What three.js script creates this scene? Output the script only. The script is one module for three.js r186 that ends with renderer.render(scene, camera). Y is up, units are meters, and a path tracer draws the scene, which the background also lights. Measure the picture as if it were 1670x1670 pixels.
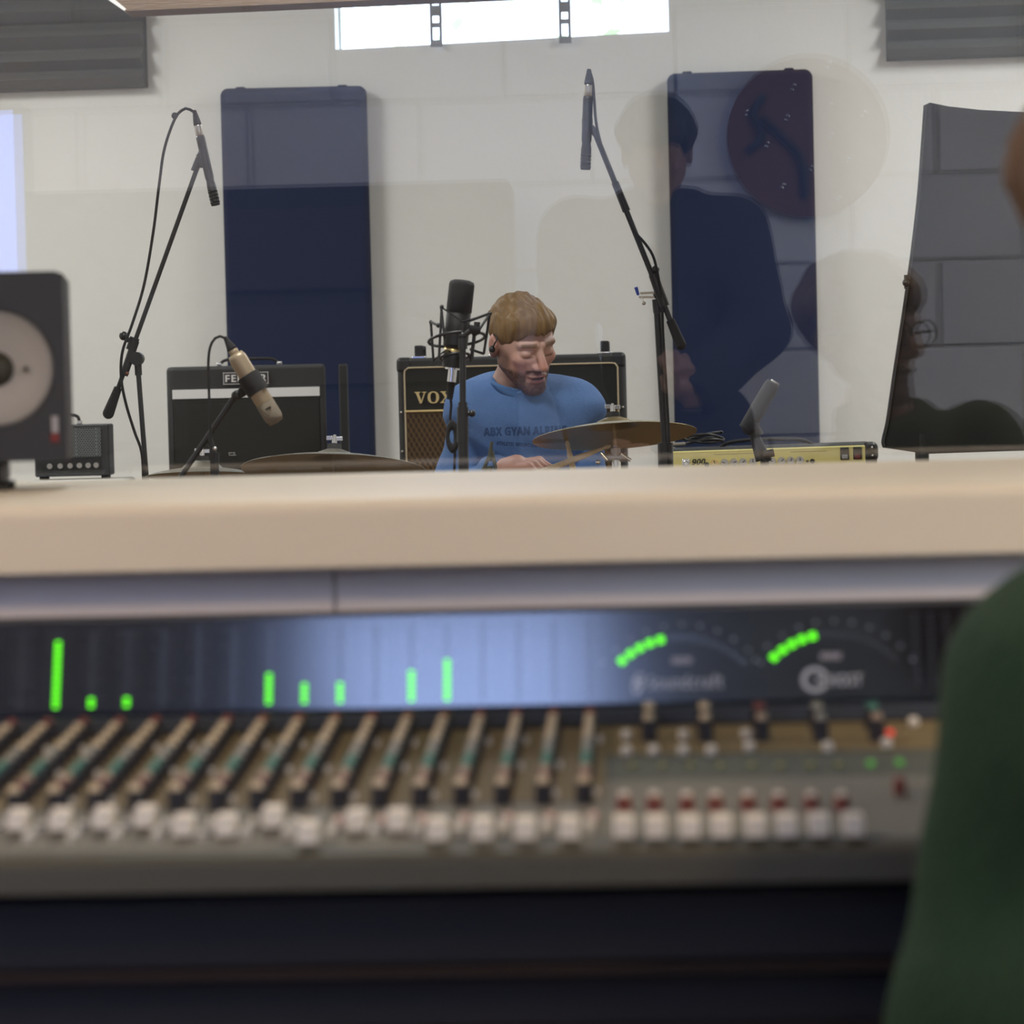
import * as THREE from 'three';
import { RoundedBoxGeometry } from 'three/addons/geometries/RoundedBoxGeometry.js';
import { mergeGeometries } from 'three/addons/utils/BufferGeometryUtils.js';
import { RectAreaLightUniformsLib } from 'three/addons/lights/RectAreaLightUniformsLib.js';
import { TextGeometry } from 'three/addons/geometries/TextGeometry.js';
import { FontLoader } from 'three/addons/loaders/FontLoader.js';

// ------------------------------------------------------------------ camera, sky, exposure
const FOCAL = 5000, HALF = 835;                       // focal length and half frame in photo pixels (1670 frame)
const scene = new THREE.Scene();
const camera = new THREE.PerspectiveCamera(2 * Math.atan(HALF / FOCAL) * 180 / Math.PI, 1, 0.02, 80);
camera.rotation.order = 'YXZ';
camera.position.set(0, 1.0, 0);
camera.rotation.set(-0.035, 0.044, -0.024);
camera.focus = 7.4;
camera.userData.fStop = 7.4;
scene.add(camera);
camera.updateMatrixWorld(true);
scene.background = new THREE.Color().setRGB(0.8, 1.0, 1.26);
scene.backgroundIntensity = 4.8;

const renderer = new THREE.WebGLRenderer({ antialias: true });
renderer.toneMapping = THREE.LinearToneMapping;
renderer.toneMappingExposure = 1.0;
renderer.shadowMap.enabled = true;
RectAreaLightUniformsLib.init();

const LIVE_LIGHT = 36, DAY_PANEL = 5.6, WARM_PANEL = 50;   // radiance of the ceiling fittings

// ------------------------------------------------------------------ helpers
const V = (x, y, z) => new THREE.Vector3(x, y, z);
const lin = (r, g, b) => new THREE.Color().setRGB(r, g, b);
let seedState = 12345;
const rnd = () => { seedState = (seedState * 1664525 + 1013904223) >>> 0; return seedState / 4294967296; };
function rayDir(px, py) { return V((px - HALF) / FOCAL, (HALF - py) / FOCAL, -1).applyQuaternion(camera.quaternion); }
function P(px, py, D) { const d = rayDir(px, py); return d.multiplyScalar(D / -d.z).add(camera.position); }   // the point of the place seen there at depth D
function onPlane(px, py, p0, n) { const d = rayDir(px, py); const t = p0.clone().sub(camera.position).dot(n) / d.dot(n); return d.multiplyScalar(t).add(camera.position); }

const used = {};
function numbered(name) { const n = used[name] = (used[name] ?? -1) + 1; return n ? `${name}_${String(n).padStart(3, '0')}` : name; }
function shade(o) { o.castShadow = true; o.receiveShadow = true; return o; }
function thing(name, label, category, pos = V(0, 0, 0), turn = 0, group) {
  const o = new THREE.Group(); o.name = numbered(name); o.position.copy(pos); o.rotation.y = turn;
  o.userData = { label, category }; if (group) o.userData.group = group;
  scene.add(o); o.updateMatrixWorld(true); return o;
}
function mesh(name, geo, mat, parent) { const m = shade(new THREE.Mesh(Array.isArray(geo) ? merge(geo) : geo, mat)); m.name = name; parent.add(m); return m; }
// a part given in world coordinates: brought into its thing's own frame
function wpart(name, geo, mat, parent) {
  let g = Array.isArray(geo) ? merge(geo) : geo;
  parent.updateWorldMatrix(true, false);
  g = g.clone(); g.applyMatrix4(parent.matrixWorld.clone().invert());
  return mesh(name, g, mat, parent);
}
function struct(name, geo, mat, label) { const m = shade(new THREE.Mesh(Array.isArray(geo) ? merge(geo) : geo, mat)); m.name = name; m.userData = { kind: 'structure', label }; scene.add(m); m.updateMatrixWorld(true); return m; }
function structGroup(name, label, pos = V(0, 0, 0), turn = 0) { const o = new THREE.Group(); o.name = name; o.position.copy(pos); o.rotation.y = turn; o.userData = { kind: 'structure', label }; scene.add(o); o.updateMatrixWorld(true); return o; }
function merge(list) {
  const gs = list.map((g) => { let h = g.index ? g.toNonIndexed() : g.clone(); if (!h.attributes.normal) h.computeVertexNormals(); for (const k of Object.keys(h.attributes)) if (!['position', 'normal', 'uv'].includes(k)) h.deleteAttribute(k); if (!h.attributes.uv) h.setAttribute('uv', new THREE.BufferAttribute(new Float32Array(h.attributes.position.count * 2), 2)); return h; });
  return mergeGeometries(gs);
}
const at = (g, x, y, z) => g.translate(x, y, z);
const box = (w, h, d, x = 0, y = 0, z = 0) => at(new THREE.BoxGeometry(w, h, d), x, y, z);
const rbox = (w, h, d, r, x = 0, y = 0, z = 0, s = 2) => at(new RoundedBoxGeometry(w, h, d, s, r), x, y, z);
function along(g, a, b) { return g.applyQuaternion(new THREE.Quaternion().setFromUnitVectors(V(0, 1, 0), b.clone().sub(a).normalize())).translate(a.x, a.y, a.z); }
function rod(a, b, r1, r2 = r1, n = 16) { const L = a.distanceTo(b); const g = new THREE.CylinderGeometry(r2, r1, L, n); g.translate(0, L / 2, 0); return along(g, a, b); }
function tube(pts, r, n = 8, seg = 0) { return new THREE.TubeGeometry(new THREE.CatmullRomCurve3(pts, false, 'centripetal'), seg || pts.length * 8, r, n); }
function lathe(prof, n = 32) { return new THREE.LatheGeometry(prof.map(([r, y]) => new THREE.Vector2(Math.max(r, 1e-4), y)), n); }
const ball = (r, p, n = 14) => at(new THREE.SphereGeometry(r, n, Math.ceil(n * 0.7)), p.x, p.y, p.z);
function prism(pts, depth, bevel = 0) { const s = new THREE.Shape(pts.map(([x, y]) => new THREE.Vector2(x, y))); return new THREE.ExtrudeGeometry(s, { depth, bevelEnabled: bevel > 0, bevelSize: bevel, bevelThickness: bevel, bevelSegments: 2, curveSegments: 8 }); }

// ------------------------------------------------------------------ textures
function hash(x, y, s) { let h = Math.imul(x | 0, 374761393) + Math.imul(y | 0, 668265263) + Math.imul(s, 1442695041); h = Math.imul(h ^ (h >>> 13), 1274126177); return ((h ^ (h >>> 16)) >>> 0) / 4294967296; }
function vnoise(x, y, per, s) { const xi = Math.floor(x), yi = Math.floor(y), fx = x - xi, fy = y - yi, w = (t) => t * t * (3 - 2 * t), m = (a) => ((a % per) + per) % per; const a = hash(m(xi), m(yi), s), b = hash(m(xi + 1), m(yi), s), c = hash(m(xi), m(yi + 1), s), d = hash(m(xi + 1), m(yi + 1), s); return a + (b - a) * w(fx) + (c - a) * w(fy) + (a - b - c + d) * w(fx) * w(fy); }
function noiseTex(size, layers, lo, hi, repeat, color) {
  const data = new Uint8Array(size * size * 4);
  for (let y = 0; y < size; y++) for (let x = 0; x < size; x++) {
    let v = 0, w = 0; for (const [f, a, fy] of layers) { v += a * vnoise(x / size * f, y / size * (fy || f), f === (fy || f) ? f : Math.max(f, fy), f); w += a; }
    v = lo + (hi - lo) * v / w; const k = (y * size + x) * 4; for (let c = 0; c < 3; c++) data[k + c] = Math.max(0, Math.min(255, v * 255 * (color ? color[c] : 1))); data[k + 3] = 255;
  }
  const t = new THREE.DataTexture(data, size, size); t.wrapS = t.wrapT = THREE.RepeatWrapping; t.magFilter = THREE.LinearFilter; t.minFilter = THREE.LinearMipmapLinearFilter; t.repeat.set(repeat, repeat); t.needsUpdate = true; return t;
}
const grainT = noiseTex(256, [[128, 1], [64, 0.7], [16, 0.5]], 0, 1, 1);
const softT = noiseTex(256, [[8, 1], [24, 0.6], [64, 0.3]], 0, 1, 1);
const rep = (t, x, y = x) => { const c = t.clone(); c.repeat.set(x, y); c.needsUpdate = true; return c; };
function canvasTex(w, h, draw, srgb = true) { const c = document.createElement('canvas'); c.width = w; c.height = h; const g = c.getContext('2d'); draw(g, w, h); const t = new THREE.CanvasTexture(c); if (srgb) t.colorSpace = THREE.SRGBColorSpace; t.anisotropy = 4; return t; }
function std(color, rough = 0.6, extra = {}) { return new THREE.MeshStandardMaterial({ color, roughness: rough, ...extra }); }
function phys(color, rough = 0.6, extra = {}) { return new THREE.MeshPhysicalMaterial({ color, roughness: rough, ...extra }); }

// ------------------------------------------------------------------ materials
const M = {
  liveWall: std(lin(0.78, 0.78, 0.75), 0.55, { bumpMap: rep(softT, 1.2), bumpScale: 0.0025 }),
  ctrlWall: std(lin(0.7, 0.72, 0.75), 0.7, { bumpMap: rep(grainT, 2), bumpScale: 0.001 }),
  block: std(lin(0.64, 0.68, 0.75), 0.75, { bumpMap: rep(grainT, 2), bumpScale: 0.0015 }),
  mortar: std(lin(0.5, 0.52, 0.56), 0.9),
  ceiling: std(lin(0.75, 0.75, 0.73), 0.8),
  carpet: std(lin(0.05, 0.06, 0.065), 0.95, { bumpMap: rep(grainT, 4), bumpScale: 0.003 }),
  woodFloor: std(lin(0.22, 0.14, 0.08), 0.5, { bumpMap: rep(grainT, 1, 6), bumpScale: 0.0008 }),
  paintWood: phys(lin(0.65, 0.585, 0.465), 0.46, { bumpMap: rep(softT, 2), bumpScale: 0.0006, specularIntensity: 0.45 }),
  paintBoard: std(lin(0.66, 0.61, 0.58), 0.5),
  beam: std(lin(0.16, 0.11, 0.068), 0.6, { bumpMap: rep(grainT, 0.5, 6), bumpScale: 0.001 }),
  white: std(lin(0.8, 0.8, 0.78), 0.5),
  navy: phys(lin(0.006, 0.017, 0.062), 0.95, { bumpMap: rep(grainT, 14), bumpScale: 0.0012, sheen: 0.12, sheenRoughness: 0.7, sheenColor: lin(0.08, 0.1, 0.16) }),
  foam: std(lin(0.125, 0.128, 0.112), 0.95, { bumpMap: rep(grainT, 10), bumpScale: 0.003 }),
  steel: std(lin(0.42, 0.42, 0.42), 0.4, { metalness: 0.8 }),
  galv: std(lin(0.25, 0.25, 0.24), 0.5, { metalness: 0.5 }),
  chrome: std(lin(0.85, 0.85, 0.85), 0.12, { metalness: 1 }),
  nickel: std(lin(0.62, 0.6, 0.56), 0.28, { metalness: 1 }),
  gold: std(lin(0.85, 0.66, 0.3), 0.35, { metalness: 0.9 }),
  black: std(lin(0.014, 0.015, 0.015), 0.45),
  blackMetal: std(lin(0.018, 0.019, 0.02), 0.38),
  blackRubber: std(lin(0.015, 0.015, 0.016), 0.7, { bumpMap: rep(grainT, 8), bumpScale: 0.0006 }),
  tolex: std(lin(0.022, 0.024, 0.024), 0.55, { bumpMap: rep(grainT, 10), bumpScale: 0.0008 }),
  grilleBlack: std(lin(0.020, 0.022, 0.019), 0.9, { bumpMap: rep(grainT, 20), bumpScale: 0.0008 }),
  tan: std(lin(0.40, 0.32, 0.215), 0.42, { metalness: 0.35 }),
  tanGrille: std(lin(0.36, 0.3, 0.22), 0.6, { metalness: 0.3, bumpMap: rep(grainT, 10), bumpScale: 0.002 }),
  cymbal: std(lin(0.42, 0.35, 0.2), 0.46, { metalness: 0.92, bumpMap: rep(grainT, 1, 3), bumpScale: 0.0004 }),
  cymbalDark: std(lin(0.24, 0.23, 0.19), 0.5, { metalness: 0.85 }),
  stick: std(lin(0.76, 0.64, 0.44), 0.5),
  glass: phys(lin(1, 1, 1), 0.0, { transmission: 1, thickness: 0, ior: 1.52 }),
  yellow: std(lin(0.8, 0.72, 0.27), 0.45),
  cream: std(lin(0.55, 0.46, 0.3), 0.5),
  deskBeige: phys(lin(0.17, 0.135, 0.075), 0.75, { specularIntensity: 0.3 }),
  deskGrey: phys(lin(0.15, 0.15, 0.132), 0.75, { specularIntensity: 0.3 }),
  deskBand: phys(lin(0.08, 0.09, 0.076), 0.75, { specularIntensity: 0.3 }),
  deskLip: std(lin(0.042, 0.04, 0.027), 0.5),
  capWhite: std(lin(0.6, 0.57, 0.5), 0.45),
  btnPale: std(lin(0.5, 0.48, 0.43), 0.5),
  btnPink: std(lin(0.5, 0.33, 0.3), 0.5),
  knobBody: std(lin(0.016, 0.017, 0.024), 0.5),
  capRed: std(lin(0.17, 0.05, 0.04), 0.5),
  capCream: std(lin(0.5, 0.41, 0.27), 0.5),
  capGrey: std(lin(0.26, 0.26, 0.22), 0.5),
  capTeal: std(lin(0.06, 0.2, 0.15), 0.5),
  capTan: std(lin(0.35, 0.26, 0.18), 0.5),
  ledOff: phys(lin(0.014, 0.017, 0.022), 0.22, { ior: 1.6, clearcoat: 1, clearcoatRoughness: 0.2 }),
  ledGreen: std(lin(0.02, 0.1, 0.01), 0.4, { emissive: lin(0.12, 1.0, 0.0), emissiveIntensity: 1.9 }),
  ledGreenDim: std(lin(0.06, 0.2, 0.04), 0.4, { emissive: lin(0.1, 0.5, 0.05), emissiveIntensity: 0.45 }),
  ledRed: std(lin(0.3, 0.02, 0.02), 0.4, { emissive: lin(1.0, 0.06, 0.05), emissiveIntensity: 0.8 }),
  ledAmberOff: std(lin(0.25, 0.26, 0.1), 0.4),
  standBlack: std(lin(0.012, 0.012, 0.016), 0.5),
  brownEdge: std(lin(0.02, 0.011, 0.008), 0.5),
  cone: std(lin(0.3, 0.29, 0.28), 0.75, { bumpMap: rep(grainT, 4), bumpScale: 0.0006 }),
  coneCap: std(lin(0.022, 0.020, 0.012), 0.6),
  cabinet: std(lin(0.02, 0.022, 0.026), 0.55, { bumpMap: rep(grainT, 3), bumpScale: 0.0004 }),
  redBadge: std(lin(0.16, 0.02, 0.02), 0.5),
  greyBadge: std(lin(0.3, 0.3, 0.32), 0.5),
  gloss: std(lin(0.005, 0.005, 0.006), 0.6),
  glossRim: phys(lin(0.012, 0.012, 0.012), 0.12, { clearcoat: 1, clearcoatRoughness: 0.05 }),
};

// ------------------------------------------------------------------ the two rooms
const CX0 = -2.6, CX1 = 2.3, CZ1 = 0.7, GLASS_D = 3.66, CEIL = 2.42;
const SILL_Y = 0.9205;
const LX0 = -3.5, LX1 = 2.7, WALL_D = 11.1, WALL_TURN = -0.04, LCEIL = 2.98;
struct('floor', box(CX1 - CX0 + 0.4, 0.1, CZ1 + GLASS_D + 0.1, (CX0 + CX1) / 2, -0.05, (CZ1 - GLASS_D) / 2), M.carpet, 'dark carpet floor of the control room');
struct('ceiling', box(CX1 - CX0 + 0.4, 0.1, CZ1 + GLASS_D + 0.1, (CX0 + CX1) / 2, CEIL + 0.05, (CZ1 - GLASS_D) / 2), M.ceiling, 'white ceiling of the control room');
struct('wall_left', box(0.15, CEIL, CZ1 + GLASS_D, CX0 - 0.075, CEIL / 2, (CZ1 - GLASS_D) / 2), M.ctrlWall, 'white left wall of the control room');
{ // right wall with an unseen window, added to light the control room from the side
  const z0 = -1.5, z1 = 0.1, ya = 0.95, yb = 2.15, p = (za, zb, y0, y1) => box(0.15, y1 - y0, zb - za, CX1 + 0.075, (y0 + y1) / 2, (za + zb) / 2);
  struct('wall_right', [p(-GLASS_D, z0, 0, CEIL), p(z1, CZ1, 0, CEIL), p(z0, z1, 0, ya), p(z0, z1, yb, CEIL)], M.ctrlWall, 'white right wall of the control room');
  const w = structGroup('added_window_3', 'daylight window added in the unseen right wall to light the control room');
  mesh('pane', box(0.006, yb - ya, z1 - z0, CX1 + 0.1, (ya + yb) / 2, (z0 + z1) / 2), M.glass, w);
  mesh('frame', [box(0.05, 0.05, z1 - z0, CX1 + 0.1, ya + 0.025, (z0 + z1) / 2), box(0.05, 0.05, z1 - z0, CX1 + 0.1, yb - 0.025, (z0 + z1) / 2), box(0.05, yb - ya, 0.05, CX1 + 0.1, (ya + yb) / 2, (z0 + z1) / 2)], M.white, w);
}
{ // block wall behind the photographer, seen mirrored in the glazing
  const w = structGroup('wall_back', 'painted block wall behind the photographer', V(0, 0, CZ1));
  mesh('mortar_bed', box(CX1 - CX0, CEIL, 0.15, (CX0 + CX1) / 2, CEIL / 2, 0.085), M.mortar, w);
  const bg = rbox(0.442, 0.217, 0.1, 0.006, 0, 0, 0, 1), hg = rbox(0.217, 0.217, 0.1, 0.006, 0, 0, 0, 1);
  const tones = [M.block, M.block.clone(), M.block.clone()]; tones[1].color = lin(0.61, 0.65, 0.72); tones[2].color = lin(0.66, 0.7, 0.77);
  for (let r = 0; r < 11; r++) for (let k = 0; k < 12; k++) {
    const half = r % 2, x = CX0 + 0.225 + k * 0.45 - (half ? 0.225 : 0); const y = 0.1125 + r * 0.225; if (y > CEIL - 0.05) continue;
    if (x - 0.2 < CX0 - 0.05) { const m = mesh('block', hg, tones[(r * 7 + k) % 3], w); m.position.set(x + 0.1125, y, 0.05); continue; }
    if (x + 0.2 > CX1) continue;
    const m = mesh('block', bg, tones[(r * 5 + k * 3) % 3], w); m.position.set(x, y, 0.05);
  }
}
{ // partition with the studio window
  const OX0 = -1.5, OX1 = 1.2, OT = 1.95, zf = -GLASS_D + 0.1, th = 0.3, x0 = LX0 - 0.2, x1 = LX1 + 0.2;
  const c = (a, b, y0, y1) => box(b - a, y1 - y0, th, (a + b) / 2, (y0 + y1) / 2, zf - th / 2);
  struct('wall_front', [c(x0, OX0, 0, LCEIL), c(OX1, x1, 0, LCEIL), c(OX0, OX1, OT, LCEIL), c(OX0, OX1, 0, SILL_Y - 0.07)], M.ctrlWall, 'white partition wall with the studio window opening');
  const w = structGroup('window_1', 'double studio glazing between the control room and the live room');
  const pw = OX1 - OX0, ph = OT - SILL_Y - 0.02;
  mesh('pane', box(pw, ph, 0.008, (OX0 + OX1) / 2, SILL_Y + ph / 2 + 0.01, -GLASS_D), M.glass, w);
  mesh('pane', box(pw, ph, 0.008, (OX0 + OX1) / 2, SILL_Y + ph / 2 + 0.01, -GLASS_D - 0.06), M.glass, w);
  for (const x of [OX0 + 0.02, OX1 - 0.02]) mesh('frame', box(0.04, ph, 0.1, x, SILL_Y + ph / 2, -GLASS_D - 0.03), M.paintWood, w);
}
{ // the white shelf under the glass, its rounded nose towards the desk, and the boards under it
  const r = 0.013, z0 = -2.70, z1 = -GLASS_D - 0.08, y1 = SILL_Y, y0 = SILL_Y - 0.063;
  const s = new THREE.Shape(); s.moveTo(-z1, y0); s.lineTo(-z1, y1); s.lineTo(-z0 + r, y1); s.quadraticCurveTo(-z0, y1, -z0, y1 - r); s.lineTo(-z0, y0 + 0.003); s.lineTo(-z0 + 0.003, y0); s.closePath();
  const g = new THREE.ExtrudeGeometry(s, { depth: 4.9, bevelEnabled: false, curveSegments: 12 }); g.rotateY(Math.PI / 2); g.translate(-2.6, 0, 0);
  struct('trim_1', g, M.paintWood, 'deep cream painted window shelf with rounded front edge under the glass');
  const t = structGroup('trim_2', 'cream painted boards below the window shelf behind the mixing desk');
  const jx = P(548, 960, 2.75).x;
  mesh('board', rbox(jx - CX0 - 0.001, 0.28, 0.03, 0.002, (jx + CX0) / 2, y0 - 0.14, -2.748), M.paintBoard, t);
  mesh('board', rbox(CX1 - jx - 0.001, 0.28, 0.03, 0.002, (CX1 + jx) / 2 + 0.001, y0 - 0.14, -2.748), M.paintBoard, t);
  mesh('backing', box(CX1 - CX0, y0, 0.03, (CX0 + CX1) / 2, y0 / 2, -2.785), M.paintBoard, t);
}
// live room
const lz0 = -GLASS_D - 0.2, lz1 = -WALL_D - 0.25;
struct('floor_live', box(LX1 - LX0 + 0.4, 0.1, lz0 - lz1, (LX0 + LX1) / 2, -0.05, (lz0 + lz1) / 2), M.woodFloor, 'brown floor of the live room');
struct('ceiling_live', box(LX1 - LX0 + 0.4, 0.1, lz0 - lz1, (LX0 + LX1) / 2, LCEIL + 0.05, (lz0 + lz1) / 2), M.ceiling, 'white ceiling of the live room');
struct('wall_live_left', box(0.15, LCEIL, lz0 - lz1, LX0 - 0.075, LCEIL / 2, (lz0 + lz1) / 2), M.liveWall, 'white left wall of the live room');
struct('wall_live_right', box(0.15, LCEIL, lz0 - lz1, LX1 + 0.075, LCEIL / 2, (lz0 + lz1) / 2), M.liveWall, 'white right wall of the live room');
const WP = V(-0.4, 0, -WALL_D), WN = V(Math.sin(WALL_TURN), 0, Math.cos(WALL_TURN));
// (u, v) on the far wall, or on a plane that stands off it
function onWall(px, py, off = 0) { const p = onPlane(px, py, WP.clone().addScaledVector(WN, off), WN).sub(WP).applyAxisAngle(V(0, 1, 0), -WALL_TURN); return [p.x, p.y]; }
{
  const [a, b, c, d] = [onWall(547, 81), onWall(1092, 51), onWall(1090, -70), onWall(547, -70)]; c[0] = b[0]; d[0] = a[0]; c[1] = d[1] = 2.82;
  const s = new THREE.Shape([[-3.4, 0], [3.4, 0], [3.4, LCEIL], [-3.4, LCEIL]].map(([x, y]) => new THREE.Vector2(x, y)));
  s.holes.push(new THREE.Path([a, d, c, b].map(([x, y]) => new THREE.Vector2(x, y))));
  const g = new THREE.ExtrudeGeometry(s, { depth: 0.16, bevelEnabled: false }); g.translate(0, 0, -0.16);
  const w = struct('wall_live_back', g, M.liveWall, 'white painted far wall of the live room'); w.position.copy(WP); w.rotation.y = WALL_TURN;
  const win = structGroup('window_2', 'bright overexposed window high in the far wall', WP, WALL_TURN);
  const uw = b[0] - a[0];
  mesh('pane', box(uw, c[1] - b[1], 0.006, (a[0] + b[0]) / 2, (a[1] + c[1]) / 2, -0.13), M.glass, win);
  mesh('frame', [box(uw, 0.02, 0.04, (a[0] + b[0]) / 2, c[1] - 0.01, -0.13), box(0.008, c[1] - a[1], 0.04, a[0] + 0.003, (a[1] + c[1]) / 2, -0.13), box(0.008, c[1] - b[1], 0.04, b[0] - 0.003, (b[1] + c[1]) / 2, -0.13)], M.white, win);
}
// tree outside the window
{
  const t = thing('tree', 'pale green leafy tree outside the bright window', 'tree', V(-0.9, 0, -19));
  mesh('trunk', [rod(V(0, 0, 0), V(0.1, 2.9, 0), 0.14, 0.06)], std(lin(0.3, 0.24, 0.18), 0.9), t);
  const leaf = new THREE.BufferGeometry(); leaf.setAttribute('position', new THREE.Float32BufferAttribute([-0.5, 0, 0, 0, -0.3, 0.05, 0.5, 0, 0, 0, 0.3, 0.05], 3)); leaf.setIndex([0, 1, 2, 0, 2, 3]); leaf.computeVertexNormals();
  const im = new THREE.InstancedMesh(leaf, phys(lin(0.72, 0.82, 0.55), 0.9, { side: THREE.DoubleSide }), 240); const m4 = new THREE.Matrix4(), q = new THREE.Quaternion(), e = new THREE.Euler();
  for (let i = 0; i < 240; i++) { const a = rnd() * 6.28, b = Math.acos(2 * rnd() - 1), r = 0.5 + 0.5 * rnd(); e.set(rnd() * 6, rnd() * 6, rnd() * 6); q.setFromEuler(e); m4.compose(V(1.9 * r * Math.sin(b) * Math.cos(a), 3.9 + 1.25 * r * Math.cos(b), 1.2 * r * Math.sin(b) * Math.sin(a)), q, V(0.16, 0.16, 0.16)); im.setMatrixAt(i, m4); }
  im.name = 'foliage'; im.userData.kind = 'stuff'; t.add(shade(im));
  struct('floor_outside', box(30, 0.1, 18, 0, -0.06, -20.6), std(lin(0.2, 0.3, 0.12), 0.95), 'grass outside the far wall');
}
// ceiling fittings
function ceilingLight(label, x, y, z, w, d, color, radiance, glow) {
  const t = thing('ceiling_light', label, 'light', V(x, y, z));
  mesh('housing', rbox(w + 0.06, 0.05, d + 0.06, 0.008, 0, -0.026, 0), M.white, t);
  mesh('diffuser', box(w, 0.01, d, 0, -0.055, 0), std(lin(0.9, 0.9, 0.9), 0.5, { emissive: color, emissiveIntensity: glow }), t);
  const l = new THREE.RectAreaLight(color, radiance, w, d); l.position.set(0, -0.065, 0); l.rotation.x = -Math.PI / 2; l.name = 'lamp'; t.add(l);
  return t;
}
ceilingLight('white ceiling light panel at the left of the live room', -2.45, LCEIL, -9.0, 0.35, 1.3, lin(1, 1.0, 0.975), LIVE_LIGHT, 1.5);
ceilingLight('white ceiling light panel at the right of the live room', 1.45, LCEIL, -9.0, 0.35, 1.3, lin(1, 1.0, 0.975), LIVE_LIGHT, 1.5);
ceilingLight('white ceiling light panel over the drums', -0.6, LCEIL, -5.6, 0.6, 0.6, lin(1, 1.0, 0.975), LIVE_LIGHT * 1.25, 1.5);
ceilingLight('cool daylight ceiling panel above the photographer', -0.33, CEIL, -0.25, 0.48, 0.75, lin(0.5, 0.68, 1.25), DAY_PANEL, 3.2);
ceilingLight('warm ceiling light left of the mixing desk', -1.95, CEIL, -1.25, 0.4, 0.7, lin(1, 0.74, 0.45), WARM_PANEL, 3);
ceilingLight('warm ceiling light right of the mixing desk', 1.6, CEIL, -1.25, 0.4, 0.7, lin(1, 0.74, 0.45), WARM_PANEL, 3);
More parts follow.
